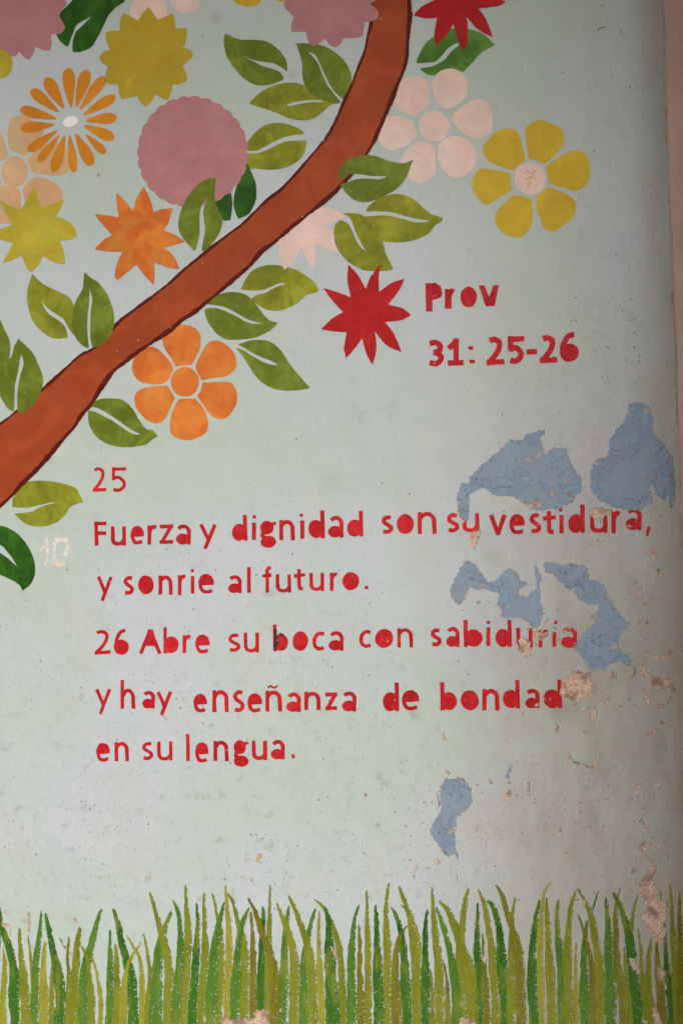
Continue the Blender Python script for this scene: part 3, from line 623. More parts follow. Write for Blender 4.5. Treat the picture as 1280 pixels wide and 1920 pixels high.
# ------------------------------------------------------------------ branch
Lft = [(712, -700), (706, -330), (699, -160), (697, -5), (696, 40), (690, 65), (683, 98), (672, 125), (661, 155), (645, 190), (630, 225), (612, 258), (585, 290), (560, 320), (525, 357), (502, 374), (475, 400), (456, 419), (432, 437), (402, 460), (372, 484), (345, 506), (320, 529), (287, 555), (255, 579), (225, 602), (207, 622), (175, 654), (150, 667), (115, 699), (82, 729), (32, 771), (0, 796), (-60, 845), (-200, 980), (-330, 1150)]
Rgt = [(764, -700), (765, -330), (766, -160), (767, 0), (768, 30), (764, 75), (762, 107), (755, 135), (742, 165), (734, 187), (720, 220), (707, 250), (700, 267), (687, 289), (664, 320), (640, 347), (620, 367), (597, 386), (572, 406), (542, 430), (517, 452), (490, 472), (467, 499), (437, 525), (412, 547), (387, 567), (365, 585), (342, 600), (318, 620), (287, 641), (257, 661), (232, 681), (212, 697), (190, 727), (172, 757), (152, 780), (140, 800), (120, 822), (95, 852), (70, 880), (42, 907), (25, 927), (0, 950), (-60, 1005), (-170, 1130), (-240, 1260)]
br = thing('painted_branch', 120, 760, 'rust brown branch with dark outlines curving from the top down to the left edge', 'painted branch')
Lr, Rr = resample(Lft, 5), resample(Rgt, 5)
film('bark', [Lr + Rr[::-1]], [], M['bark'], H3, br)
for pts, w0, side, lab in ((Lr, 5.2, -1, 'thin'), (Rr, 7.6, 1, 'thick')):
    p = resample(pts, 6); ws = [w0 * (1 + .35 * math.sin(i * .31) * math.sin(i * .13 + 1) + random.uniform(-.12, .12)) for i in range(len(p))]
    film('bark_outline', [stroke(p, ws, jit=.45)], [], M['outline'], H3 + .0001, br)

# ------------------------------------------------------------------ flowers
def flower(label, petals, centre=None, mat='pink', h=H1, cmat=None, group='flowers painted round the branch', cat='painted flower', name='painted_flower'):
    c = petals[0][0]; t = thing(name, c[0], c[1], label, cat, group)
    for p in petals: film('petal', [smooth(p) if len(p[0]) == 3 else p], [], M[mat], h, t)
    q = None
    if centre: q = film('flower_centre', [centre], [], M[cmat or mat], h + .0001, t)
    return t, q
def single(label, outl, mat, h, name='painted_flower'):
    o = film(name, [smooth(outl)], [], M[mat], h); return tag(o, label, 'painted flower', 'flowers painted round the branch')

single('mauve star flower with blunt points cut by the top left corner', S(0, 0, '-150,-380 100,-440 300,-330 420,-180! 400,-90! 445,-20! 500,10 500,40! 440,110! 470,160 492,205! 460,250 385,258! 390,330 375,380! 330,375 268,352! 250,410 220,448! 180,425 145,385! 130,410 100,428! 60,400 0,355! -60,380 -120,330! -200,200 -260,0 -250,-200'), 'mauve', H3)
single('yellow sun flower with fourteen blunt points near the top left', S(0, 0, '1115,52! 1185,150! 1240,125 1295,98! 1312,150 1318,215! 1400,212! 1405,240 1390,335! 1368,355! 1430,375 1452,420! 1400,470 1370,495! 1400,560 1405,605! 1350,630 1295,635! 1285,690 1262,748! 1215,735 1165,705! 1140,760 1095,800! 1060,770 1030,720! 970,735 915,742! 895,700 890,630! 830,632 793,620! 795,560 812,495! 770,475 748,430 780,390 828,372! 800,310 793,245! 840,232 900,230! 900,160 925,98! 980,120 1035,158! 1070,100'), 'yellow', H3)
flower('pale pink flower cut by the top edge, behind the yellow sun flower', [S(0, 0, '1030,-80 1000,0 975,100 1035,175 1190,175 1255,120 1240,0 1200,-90'), S(0, 0, '1260,-60 1300,-110 1400,-110 1500,-50 1508,-10 1480,60 1420,92 1350,88 1290,40'), S(0, 0, '900,-120 960,-180 1020,-140 1000,-80 900,-20 830,-60'), S(0, 0, '1030,-180 1100,-330 1200,-320 1240,-200 1150,-170'), S(0, 0, '1270,-210 1360,-320 1450,-300 1480,-180 1380,-140')], ell(280, -40, 24, 22), 'pink', H1)
flower('yellow flower at the left edge showing one round petal, under the mauve star', [S(0, 0, '-110,420 -60,390 0,358 60,390 93,440 90,520 50,575 0,590 -60,580 -110,520'), S(0, 0, '-320,380 -240,330 -180,380 -170,470 -240,500 -310,460'), S(0, 0, '-330,560 -250,530 -180,570 -190,660 -270,700 -340,640')], ell(-38, 122, 12, 12), 'yellow', H1)
flower('golden flower at the top edge showing the bottoms of two petals', [S(1, 0, '480,-140 455,-60 470,0 510,30 560,46 610,50 660,30 690,-30 680,-120 580,-170'), S(1, 0, '770,-100 790,-10 825,14 865,0 900,-60 860,-130'), S(1, 0, '600,-380 560,-300 620,-240 700,-260 710,-350'), S(1, 0, '780,-360 760,-270 820,-220 890,-270 880,-350')], ell(498, -44, 14, 14), 'gold', H1)
# daisy
dpet = [(535, 805, 510, 508, 95), (575, 800, 655, 525, 95), (605, 820, 785, 575, 85), (630, 860, 865, 720, 80), (645, 905, 878, 880, 85), (635, 945, 858, 1035, 85), (645, 1010, 795, 1150, 65), (570, 1005, 695, 1240, 95), (525, 1015, 560, 1292, 70), (488, 1015, 405, 1290, 85), (445, 1015, 290, 1220, 65), (430, 980, 210, 1135, 75), (408, 935, 160, 965, 85), (422, 890, 152, 820, 85), (440, 840, 235, 675, 85), (480, 812, 345, 585, 100)]
pp_ = []
for bx, by, tx, ty, wd in dpet:
    dx, dy = tx - bx, ty - by; l = math.hypot(dx, dy); nx, ny = -dy / l, dx / l; q = []
    for t, k in ((0, .14), (.25, .55), (.5, .86), (.75, 1), (.93, .7)): q.append(((bx + dx * t + nx * wd / 2 * k) / 4, (by + dy * t + ny * wd / 2 * k) / 4, False))
    q.append((tx / 4 + random.uniform(-1, 1), ty / 4 + random.uniform(-1, 1), False))
    for t, k in ((.93, .6), (.75, .95), (.5, .86), (.25, .55), (0, .14)): q.append(((bx + dx * t - nx * wd / 2 * k) / 4, (by + dy * t - ny * wd / 2 * k) / 4, False))
    pp_.append(q)
flower('orange daisy of sixteen thin petals round a small off-white dot', pp_, ell(132.5, 228, 13.5, 10.5, rot=-.1, wob=.08), 'daisy', H3, 'white')
q = []
for i in range(27 * 5):
    a = 2 * math.pi * i / (27 * 5); ph = (i % 5) / 5
    r = 101 + 3.6 * math.sin(math.pi * ph) ** .6 + 1.2 * math.sin(3 * a + 1); q.append((361 + r * math.cos(a), 285 + r * math.sin(a)))
o = film('painted_flower', [q], [], M['mauve'], H4); tag(o, 'big round mauve flower with a scalloped rim', 'painted flower', 'flowers painted round the branch')
single('orange star flower with nine points and swirling brush marks', S(0, 1, '875,165! 935,225 1000,300! 1030,200 1080,120! 1130,220 1155,315! 1210,290 1298,282! 1270,380 1228,450! 1300,475 1390,532! 1300,562 1228,575! 1310,650 1345,738! 1260,725 1160,688! 1162,780 1155,858! 1100,800 1025,705! 960,760 885,822! 862,785 880,700 920,607! 810,605 713,588! 780,520 845,483! 770,400 713,325! 800,335 895,350! 880,260'), 'orange', H5)
flower('peach six-petalled flower cut by the left edge, behind the daisy', [
    S(0, 0, '65,960 85,890 150,868 230,890 330,985 270,1060 220,1130 212,1172! 140,1150 78,1120 62,1040'),
    S(0, 0, '215,1200 260,1140 350,1080 440,1070 500,1110 528,1200 520,1280 480,1305 410,1318 300,1305 245,1288'),
    S(0, 1, '175,155 190,110 240,60 300,48 380,75 440,115 470,160 465,215 390,255 300,290 200,230'),
    S(0, 1, '-60,130 30,112 120,130 160,180 162,290! 95,402! 30,398 -60,395 -150,330 -140,200'),
    S(0, 0, '-150,1100 -130,980 -60,945 0,990 35,1060 65,1150! 50,1190 0,1215 -70,1230 -140,1200'),
    S(0, 1, '-140,-30 -60,-10 0,45 15,85 0,110 -60,125 -150,110 -180,30')], ell(28, 322, 24, 30), 'peach', H1)
single('yellow star flower with nine points by the left edge', S(0, 1, '258,125! 285,200 305,268! 390,250 485,215! 460,280 420,345! 500,370 560,430 582,490! 530,518 450,525! 480,600 492,700! 420,690 325,640! 290,710 240,760! 205,730 165,632! 100,670 22,695! 60,620 105,540! 50,530 -30,500 -70,470! -20,440 30,428 95,405! 50,320 -5,220! 70,260 160,295! 200,220'), 'lemon', H4)
flower('bright orange flower of six petals round a disc, beneath the branch', [
    S(1, 2, '225,0 220,60 190,120 160,175! 100,180 40,190! 0,120 -40,60 -60,0 -60,-60 -20,-110 50,-125 130,-120 190,-95 225,-45'),
    S(1, 2, '185,190! 210,130 250,50 290,5 350,-5 410,20 470,80 492,140 490,200 450,240 410,265 330,275 235,292! 205,245'),
    S(1, 2, '240,308! 340,305 440,305 480,340 500,400 495,460 460,530 420,572 360,582 300,550 240,470 200,410! 225,370'),
    S(1, 2, '60,435! 120,430 185,430! 230,480 265,540 283,620 270,680 220,715 150,740 80,735 10,700 -5,620 15,520'),
    S(0, 2, '1010,415 1040,370 1100,345 1180,335 1255,332! 1285,375 1312,425! 1280,500 1240,580 1190,615 1120,600 1060,550 1020,490'),
    S(0, 2, '990,190 1010,120 1050,60 1110,38 1180,55 1240,110 1285,165 1300,215! 1275,270 1240,312! 1180,325 1110,318 1050,300 1005,250')],
    ell(347, 716, 27, 27.5, wob=.012), 'orange2', H1)
fl, cen = flower('golden yellow flower of six petals with a pale pink disc marked 7', [
    Gl('905,280 912,265 930,247 950,241 965,244 976,262 981,285 984,301! 971,310 962,320! 932,310 912,298'),
    S(3, 0, '95,990 120,940 180,905 230,903 300,930 365,965 388,1030 375,1090 320,1160 240,1230! 180,1205 118,1190!'),
    S(3, 0, '248,1250! 330,1190 420,1140 490,1128 540,1150 572,1210 582,1290 570,1350 530,1410 460,1430 400,1415 330,1395 270,1370! 262,1310'),
    S(3, 1, '175,195! 220,160 265,122! 340,145 420,185 465,225 478,280 450,350 390,405 310,455 250,440 215,380 185,300'),
    Gl('962,365! 978,368 996,374! 998,400 996,422 985,438 972,446 950,441 932,425 928,408 932,395 948,378'),
    Gl('886,335 886,355 895,372 908,383 922,380 940,368 960,356! 956,340 957,324! 925,319 900,317')],
    ell(993, 335, 29.5, 30, wob=.01), 'gold', H1, 'pink')
seven = film('painted_number', [stroke(resample([(982, 327), (988, 321), (995, 325), (1002, 319)], 2), 2.6), stroke(resample([(1002, 320), (997, 329), (991, 334)], 2), 2.6), stroke([(986, 336), (996, 333.5), (1006, 334)], 3), stroke([(992.5, 341), (990.5, 346), (989, 352)], [5.5, 5, 3])], [], M['ochre'], H1 + .0003, None)
bpy.context.view_layer.update(); seven.parent = cen; seven.matrix_parent_inverse = (fl.matrix_world @ cen.matrix_parent_inverse).inverted() if False else cen.matrix_world.inverted()
flower('pale pink flower of six round petals, right of the branch', [
    S(2, 0, '680,640 700,570 760,525 830,515 900,545 942,610 940,700 890,770 800,815 730,785 695,720'),
    S(2, 0, '400,680 440,610 500,580 580,572 640,605 655,680 660,760 620,820 545,862 470,845 400,790 380,750'),
    S(2, 0, '275,1010 310,910 380,868 450,880 520,900 555,960 560,1020 510,1080 440,1110 370,1128 300,1090'),
    S(2, 0, '830,870 880,820 950,770 1030,742 1100,780 1130,850 1130,950 1100,1010 1020,1042 950,1020 880,970 840,920'),
    S(2, 0, '720,1100 770,1045 850,1020 930,1040 980,1090 1018,1160 1000,1240 950,1300 860,1335 790,1300 740,1240 722,1170'),
    S(2, 0, '445,1190 500,1120 560,1070 630,1065 690,1090 705,1160 705,1250 690,1320 600,1375 530,1360 495,1310 500,1240 450,1220')],
    ell(813.7, 236.5, 29, 29.5, wob=.012), 'pink', H2)
single('pale pink star flower half hidden under the branch, left of the drooping leaf', S(1, 1, '1000,320 1100,285 1190,285 1260,305 1305,345! 1230,385 1165,410! 1220,480 1260,610! 1180,590 1090,550! 1085,640 1075,738! 1030,680 980,570! 930,670 855,745! 820,680 810,600 812,490 870,420 950,350'), 'pink', H2)
single('red star flower with long pointed petals beside the word Prov', S(2, 1, '52,705! 120,780 185,890! 215,800 292,700! 280,800 282,910! 380,840 472,812! 430,900 348,1005! 450,1030 522,1082! 450,1120 325,1135! 390,1220 449,1358! 340,1310 250,1205! 262,1330 235,1455! 190,1380 155,1255! 110,1320 37,1408! 20,1330 40,1212! -60,1205 -152,1188! -70,1110 12,1060! -70,970 -135,880! -50,905 70,950! 45,820'), 'red', H5)
single('red star flower cut by the top edge, over the mottled green leaf', S(2, 0, '540,115! 600,50 700,0! 640,-60 590,-130! 700,-110 790,-120! 800,-220 850,-320! 900,-220 930,-130! 1040,-170 1140,-190! 1090,-100 1060,-20! 1140,-20 1228,12! 1180,45 1025,65! 1080,140 1135,280! 1050,240 990,190 938,128! 945,200 940,320 915,380! 880,320 850,220 835,182! 790,260 712,338! 695,270 715,135! 620,138'), 'red', H4)
single('mauve star flower at the top edge whose tip overlaps the branch', S(1, 0, '870,-30! 845,45! 925,125! 905,190 905,235! 960,240 1015,235! 1030,300 1065,348! 1110,330 1157,288! 1200,340 1240,355! 1275,330 1295,285! 1380,285 1440,270! 1445,220 1455,170! 1520,155 1556,130! 1550,80 1498,30! 1570,-30 1560,-110! 1480,-130! 1490,-230 1400,-250! 1330,-240 1280,-330! 1200,-320 1150,-260! 1050,-290 1000,-210! 900,-190 920,-110!'), 'mauve', H5)

# ------------------------------------------------------------------ lettering
def glyph(ch, x0, y0, x1, y1, t):
    """pieces (closed outlines) of a hand-painted stencil letter with a filled counter"""
    w_, h_ = x1 - x0, y1 - y0
    def c(px, py): return (x0 + t / 2 + px * (w_ - t), y0 + t / 2 + py * (h_ - t))
    def st(*p, k=1.0, sm=True):
        q = [c(*a) for a in p]
        if sm and len(q) > 2: q = resample(q, 2.5)
        return stroke(q, t * k, jit=.35)
    def bl(a, b, e, f): return ell(x0 + w_ * (a + e) / 2, y0 + h_ * (b + f) / 2, w_ * (e - a) / 2, h_ * (f - b) / 2, 20, 0, .025)
    def pg(*p): return [(x0 + a * w_ + random.uniform(-.4, .4), y0 + b * h_ + random.uniform(-.4, .4)) for a, b in p]
    def line(a, b, e=0, k=1.0):       # straight bar flush with the box
        p, q = c(*a), c(*b); dx, dy = q[0] - p[0], q[1] - p[1]; l = math.hypot(dx, dy) or 1; e = t / 2
        p = (p[0] - dx / l * e, p[1] - dy / l * e); q = (q[0] + dx / l * e, q[1] + dy / l * e)
        return stroke([p, ((p[0] + q[0]) / 2, (p[1] + q[1]) / 2), q], t * k, jit=.45)
    if ch == 'o': return [bl(0, 0, 1, 1)]
    if ch == 'a': return [st((.06, .12), (.3, .0), (.7, .0), (.98, .22), (1, .6)), line((1, .3), (1.0, 1)), bl(0, .44, .92, 1)]
    if ch == 'd': return [line((.96, 0), (1, 1)), bl(0, .34, .94, 1)]
    if ch == 'b': return [line((.02, 0), (.04, 1)), bl(.06, .34, 1, 1)]
    if ch == 'e': return [pg((.02, .58), (0, .4), (.1, .16), (.3, .02), (.6, 0), (.85, .12), (.97, .34), (.98, .55), (.5, .58)), st((.04, .4), (.02, .65), (.22, .95), (.6, 1), (.97, .92), k=.95)]
    if ch == 'g': return [bl(0, 0, .84, .52), line((.7, .08), (.98, .04), k=.8), st((.1, .4), (.05, .6), (.3, .66)), bl(.02, .56, 1, 1)]
    if ch == 'u': return [line((0, 0), (.02, .7)), st((.02, .6), (.1, .9), (.45, 1), (.8, .93), (.98, .7)), line((.98, 0), (1, 1))]
    if ch == 'n': return [line((.02, 0), (.02, 1)), st((.02, .3), (.25, .06), (.6, .0), (.92, .2), (.98, .6)), line((.97, .35), (1, 1))]
    if ch == 'ñ': return glyph('n', x0, y0, x1, y1, t) + [stroke(resample([(x0 + 6, y0 - 5), (x0 + 10, y0 - 9), (x0 + 17, y0 - 5.5), (x0 + 24, y0 - 9.5)], 2), 3.6)]
    if ch == 'h': return [line((.02, 0), (.02, 1)), st((.05, .6), (.3, .38), (.65, .35), (.93, .52), (.98, .8)), line((.97, .6), (1, 1))]
    if ch == 'r': return [line((.05, .04), (.05, 1)), st((.08, .35), (.35, .08), (.7, .0), (1, .06))]
    if ch == 's': return [st((.95, .03), (.5, .0), (.12, .14), (.12, .34), (.5, .5), (.9, .64), (.97, .84), (.6, 1), (.04, .97))]
    if ch == 'i': return [line((.5, 0), (.55, 1))]
    if ch == 'l': return [line((.3, 0), (.6, 1))]
    if ch == 't': return [line((.42, 0), (.46, .8)), st((.46, .6), (.52, .93), (.95, .98)), line((0, .28), (.98, .22))]
    if ch == 'f': return [st((1, .02), (.65, .02), (.46, .16), (.46, .4)), line((.46, .15), (.5, 1)), line((0, .36), (.85, .33))]
    if ch == 'v': return [line((0, 0), (.5, 1)), line((1, 0), (.55, 1))]
    if ch == 'V': return [pg((0, 0), (.28, 0), (.52, .55), (.72, 0), (1, .0), (.78, 1), (.35, 1))]
    if ch == 'y': return [line((0, .0), (.5, .62)), line((1, 0), (.3, 1))]
    if ch == 'z': return [line((0, .02), (1, 0)), line((.95, .05), (.06, .96)), line((0, 1), (1, .98))]
    if ch == 'c': return [st((.98, .06), (.6, .0), (.2, .15), (.02, .5), (.15, .85), (.55, 1), (.98, .92))]
    if ch == 'F': return [line((.02, 0), (.06, 1)), line((0, 0), (1, 0)), line((.05, .48), (1, .48))]
    if ch == 'A': return [pg((.4, 0), (.62, 0), (.82, .62), (.74, .68), (.3, .68), (.2, .62)), line((.42, .1), (0, 1)), line((.58, .1), (1, 1))]
    if ch == 'P': return [line((.05, 0), (.05, 1)), pg((.02, .02), (.6, -.02), (.9, .12), (1, .35), (.9, .5), (.62, .57), (.3, .6), (.02, .5))]
    if ch == '2': return [st((.04, .06), (.4, .0), (.8, .12), (.78, .4), (.45, .72), (.03, .97)), line((0, 1), (1, .97))]
    if ch == '5': return [line((.1, .02), (1, 0)), line((.06, .0), (.06, .46)), st((.06, .44), (.5, .4), (.93, .6), (.92, .84), (.5, 1), (.02, .97))]
    if ch == '3': return [st((.03, .05), (.5, 0), (.9, .14), (.82, .4), (.35, .47)), st((.35, .46), (.8, .54), (1, .76), (.6, 1), (.02, .95))]
    if ch == '1': return [line((.5, .02), (.55, .98)), line((.5, .04), (.02, .26)), line((0, 1), (1, .98))]
    if ch == '6': return [st((.85, .0), (.4, .08), (.06, .45), (.08, .7)), bl(0, .4, 1, 1)]
    if ch == '-': return [pg((0, .1), (1, 0), (1, .95), (0, 1))]
    if ch == '.': return [pg((0, 0), (1, .1), (.95, 1), (.1, .95))]
    if ch == ',': return [pg((.4, 0), (1, .1), (.45, 1), (0, .85))]
    return []

def word(txt, boxes, t, label):
    """boxes: (char, x0, y0, x1, y1[, dots]) per letter"""
    x, y = boxes[0][1], boxes[0][4]
    o = thing('painted_word', x, y, label, 'painted word', 'red words painted on the wall')
    for b in boxes:
        ch, x0, y0, x1, y1 = b[:5]; adds = glyph(ch, x0, y0, x1, y1, t if len(b) < 7 else b[6])
        if len(b) > 5 and b[5]:
            dx, dy, r = b[5]; adds.append(ell(dx, dy, r, r * .95, 10, 0, .06))
        film('digit' if ch in '123456' else ('punctuation_mark' if ch in '.,-:' else 'letter'), adds, [], M['letter'], H2, o)
    return o
T1, T2 = 12.5, 6.6
word('Prov', [('P', 797, 531, 829, 584), ('r', 833, 541, 856, 579), ('o', 862, 538, 894, 576), ('V', 897, 535, 935, 574)], T1, 'thick red word Prov right of the red star')
word('31:', [('3', 799, 637, 832, 687), ('1', 839, 634, 869, 686), ('.', 877, 649, 887, 656), ('.', 879, 674, 890, 681)], 10.5, 'thick red 31 and colon, left part of the line under Prov')
word('25-26', [('2', 911, 631, 945, 685), ('5', 950, 630, 982, 682), ('-', 986, 654, 1006, 665), ('2', 1011, 628, 1044, 681), ('6', 1048, 622, 1085, 678)], 10.5, 'thick red 25-26, right part of the line under Prov')
word('25', [('2', 174, 876, 200, 922), ('5', 209, 876, 237, 922)], 6, 'thin red number 25 standing alone above Fuerza')
word('Fuerza', [('F', 177, 978, 200, 1023), ('u', 208, 987, 237, 1023), ('e', 245, 986, 271, 1021), ('r', 276, 984, 297, 1021), ('z', 300, 983, 325, 1020), ('a', 330, 984, 358, 1021)], 7.2, 'red word Fuerza opening the first line of the verse')
word('y', [('y', 375, 983, 406, 1029)], 7, 'single red letter y between Fuerza and dignidad')
word('dignidad', [('d', 435, 965, 464, 1014), ('i', 473, 980, 480, 1012, (477, 969, 3.8)), ('g', 488, 976, 518, 1027), ('n', 523, 975, 553, 1013), ('i', 562, 976, 571, 1010, (565, 966, 3.6)), ('d', 578, 957, 609, 1009), ('a', 615, 968, 644, 1008), ('d', 650, 958, 681, 1006)], 7.6, 'long red word dignidad in the first line of the verse')
word('son', [('s', 714, 966, 737, 1001), ('o', 743, 964, 776, 1001), ('n', 782, 960, 818, 1001)], 7.8, 'red word son in the first line of the verse')
word('su', [('s', 836, 962, 861, 998), ('u', 866, 962, 898, 998)], 7.6, 'red word su in the first line, partly flaked under the blue patch')
word('vestidura', [('v', 917, 965, 948, 1003), ('e', 954, 964, 984, 1002), ('s', 991, 962, 1014, 1000), ('t', 1017, 958, 1042, 1002), ('i', 1047, 966, 1057, 1000, (1050, 956, 4)), ('d', 1064, 946, 1096, 999), ('u', 1105, 962, 1138, 999), ('r', 1145, 958, 1165, 1000), ('a', 1172, 953, 1202, 994), (',', 1209, 986, 1219, 1006)], 8, 'long red word vestidura with its comma, ending near the wall corner')
word('y', [('y', 183, 1081, 211, 1127)], 6.4, 'single red letter y opening the second verse line, left of sonrie')
word('sonrie', [('s', 231, 1080, 252, 1115), ('o', 259, 1079, 289, 1114), ('n', 297, 1079, 324, 1115), ('r', 333, 1077, 351, 1116), ('i', 357, 1080, 366, 1113, (361, 1070, 3.4)), ('e', 372, 1076, 402, 1113)], 7, 'red word sonrie in the second verse line')
word('al', [('a', 428, 1079, 453, 1112), ('l', 463, 1063, 471, 1111)], 6.8, 'short red word al before futuro')
word('futuro.', [('f', 492, 1061, 511, 1111), ('u', 517, 1077, 546, 1111), ('t', 551, 1067, 572, 1108), ('u', 580, 1074, 608, 1108), ('r', 618, 1073, 635, 1108), ('o', 642, 1072, 673, 1107), ('.', 683, 1098, 690, 1105)], 6.6, 'red word futuro with its full stop')
word('26', [('2', 178, 1181, 208, 1227), ('6', 214, 1179, 242, 1228)], 6.4, 'red number 26 opening the third verse line, left of Abre')
word('Abre', [('A', 262, 1180, 302, 1226), ('b', 306, 1176, 335, 1225), ('r', 342, 1190, 361, 1224), ('e', 366, 1190, 394, 1225)], 6.8, 'red word Abre with a capital letter')
word('su', [('s', 427, 1188, 451, 1222), ('u', 457, 1186, 486, 1223)], 6.4, 'red word su between Abre and boca')
boca = word('boca', [('b', 511, 1171, 540, 1221), ('o', 548, 1184, 578, 1220), ('c', 585, 1184, 611, 1220), ('a', 616, 1184, 644, 1220)], 7, 'red word boca with a smudged first letter')
film('smudge', [rag(Gl('513,1180 518,1178 520,1190 523,1200 520,1212 517,1219 512,1214 514,1200'), 1.0, 2), rag(Gl('524,1186 532,1188 531,1192 524,1191'), .6, 2)], [], M['soot'], H2 + .00015, boca)
word('con', [('c', 673, 1181, 698, 1215), ('o', 703, 1179, 737, 1215), ('n', 744, 1178, 774, 1214)], 6.6, 'red word con in the third verse line')
word('sabiduria', [('s', 806, 1178, 828, 1212), ('a', 836, 1176, 861, 1213), ('b', 868, 1162, 904, 1213), ('i', 911, 1176, 919, 1211, (915, 1167, 3.4)), ('d', 928, 1162, 959, 1213), ('u', 967, 1177, 998, 1214), ('r', 1008, 1180, 1030, 1214), ('i', 1034, 1185, 1042, 1213, (1041, 1167, 3.6)), ('a', 1051, 1177, 1081, 1215)], 7.4, 'long red word sabiduria, worn away in its middle beside the blue patch')
word('y', [('y', 180, 1292, 208, 1339)], 6, 'single red letter y opening the fourth verse line, left of hay')
word('hay', [('h', 226, 1275, 254, 1329), ('a', 267, 1296, 291, 1328), ('y', 295, 1297, 322, 1341)], 6.8, 'red word hay in the fourth verse line')
word('ensenanza', [('e', 363, 1301, 389, 1336), ('n', 398, 1294, 429, 1335), ('s', 436, 1294, 459, 1335), ('e', 464, 1300, 492, 1336), ('ñ', 497, 1295, 529, 1334), ('a', 537, 1299, 564, 1335), ('n', 570, 1297, 601, 1331), ('z', 610, 1298, 632, 1332), ('a', 641, 1297, 668, 1334)], 7.4, 'long red word enseñanza with a tilde')
word('de', [('d', 717, 1280, 748, 1333), ('e', 753, 1294, 786, 1332)], 7.8, 'short red word de before bondad')
word('bondad', [('b', 824, 1279, 856, 1332), ('o', 863, 1294, 897, 1332), ('n', 903, 1292, 936, 1332), ('d', 942, 1275, 974, 1328), ('a', 984, 1292, 1011, 1328), ('d', 1018, 1274, 1053, 1328)], 8, 'red word bondad running into the bare plaster chip')
word('en', [('e', 181, 1393, 207, 1428), ('n', 215, 1391, 242, 1427)], 6.6, 'short red word en opening the last verse line')
word('su', [('s', 266, 1391, 288, 1425), ('u', 295, 1390, 324, 1426)], 6.4, 'red word su in the last verse line, before lengua')
word('lengua.', [('l', 348, 1376, 357, 1427), ('e', 366, 1392, 392, 1430), ('n', 400, 1389, 429, 1427), ('g', 438, 1388, 466, 1438), ('u', 472, 1389, 501, 1425), ('a', 508, 1388, 534, 1424), ('.', 546, 1414, 553, 1422)], 7.2, 'red word lengua with its full stop, last of the verse')
t10 = thing('painted_number', 76, 1062, 'faded pale cream 10 left of the word Fuerza', 'painted number')
film('digit', [stroke(resample([(75, 1034), (82, 1026), (86, 1014), (90, 1012), (89, 1030), (90, 1045), (84, 1062)], 2), [3, 4, 5] + [5.5] * 20 + [4] * 5 if False else 5, jit=1.0)], [], M['cream'], H2, t10)
film('digit', [stroke(resample([(103, 1014), (102, 1035), (102, 1057)], 2), 6, jit=1.1), stroke(resample([(99, 1056), (112, 1058), (124, 1056)], 2), 10, jit=1.1), stroke(resample([(103, 1015), (114, 1012), (123, 1014), (127, 1026), (121, 1043)], 2), 8, jit=1.3)], [], M['cream'], H2, t10)

# ------------------------------------------------------------------ grass border
gr = thing('painted_grass', 640, 2110, 'painted grass border of green and olive blades along the foot of the wall', 'painted grass')
def blade(pts, wd, col, h, foot=2114):
    """one long brush stroke: ragged on its right side, thin at the tip"""
    if pts[-1][1] > 1915: pts = pts + [(pts[-1][0] + random.uniform(-3, 3), foot)]
    bb = bbox(pts); fine = any(touches((bb[0] - 9, bb[1], bb[2] + 9, bb[3]), cb) for _, cb in CUTS)
    p = resample(pts, 1.3 if fine else 3.0); n = len(p); US = [i / 12 for i in range(13)] if fine else (0, .33, .67, 1); nu = len(US); r1 = r2 = 0
    L = [0]
    for i in range(1, n): L.append(L[-1] + math.hypot(p[i][0] - p[i-1][0], p[i][1] - p[i-1][1]))
    vs, fs, uvs = [], [], []; short = pts[-1][1] < 1915
    ph = random.uniform(0, 9)
    for i in range(n):
        a, b_ = p[max(0, i - 1)], p[min(n - 1, i + 1)]; dx, dy = b_[0] - a[0], b_[1] - a[1]; l = math.hypot(dx, dy) or 1; nx, ny = dy / l, -dx / l
        s = L[i]; k = min(1, (.20 + .8 * min(1, s / 150) ** .75)) * (1 if s > 4 else .5 + s / 8)
        k *= 1 + .05 * min(1, s / 250)
        k *= 1 + .08 * math.sin(s * .06 + ph) + .05 * math.sin(s * .19 + 2 * ph)
        if short: k *= max(.3, min(1, (L[-1] - s) / 20))
        hw = wd / 2 * k
        if random.random() < (.3 if fine else .7): r1 = random.uniform(-.6, .5); r2 = random.uniform(-1.5, .8) - (1.2 if random.random() < .12 else 0)
        for u in US:
            off = -hw + r1 + u * (2 * hw + r2 - r1)
            vs.append((p[i][0] + nx * off, p[i][1] + ny * off)); uvs.append((u, min(1, s / 260)))
    for i in range(n - 1):
        for j in range(nu - 1): a = i * nu + j; fs.append((a, a + nu, a + nu + 1, a + 1))
    # flaked-off places take their piece of the blade with them
    P = np.array(vs); ce = np.array([P[list(f)].mean(axis=0) for f in fs]); keep = np.ones(len(fs), bool); bb = bbox(vs)
    for q, cb in CUTS:
        if touches(bb, cb): keep &= ~inside(ce, q)
    fs = [f for f, k in zip(fs, keep) if k]
    if not fs: return
    def sgn(f):
        (x1, y1), (x2, y2), (x3, y3) = vs[f[0]], vs[f[1]], vs[f[2]]; return (x2 - x1) * (y3 - y1) - (x3 - x1) * (y2 - y1)
    fs = [f if sgn(f) < 0 else f[::-1] for f in fs]
    me = bpy.data.meshes.new('grass_blade'); me.from_pydata([W(x, y, h) for x, y in vs], [], fs)
    ul = me.uv_layers.new(name='UVMap')
    for lp in me.loops: ul.data[lp.index].uv = uvs[lp.vertex_index]
    me.materials.append(BL[col]); me.update()
    o = bpy.data.objects.new('grass_blade', me); C.objects.link(o); o.parent = gr; o.matrix_parent_inverse = gr.matrix_world.inverted()

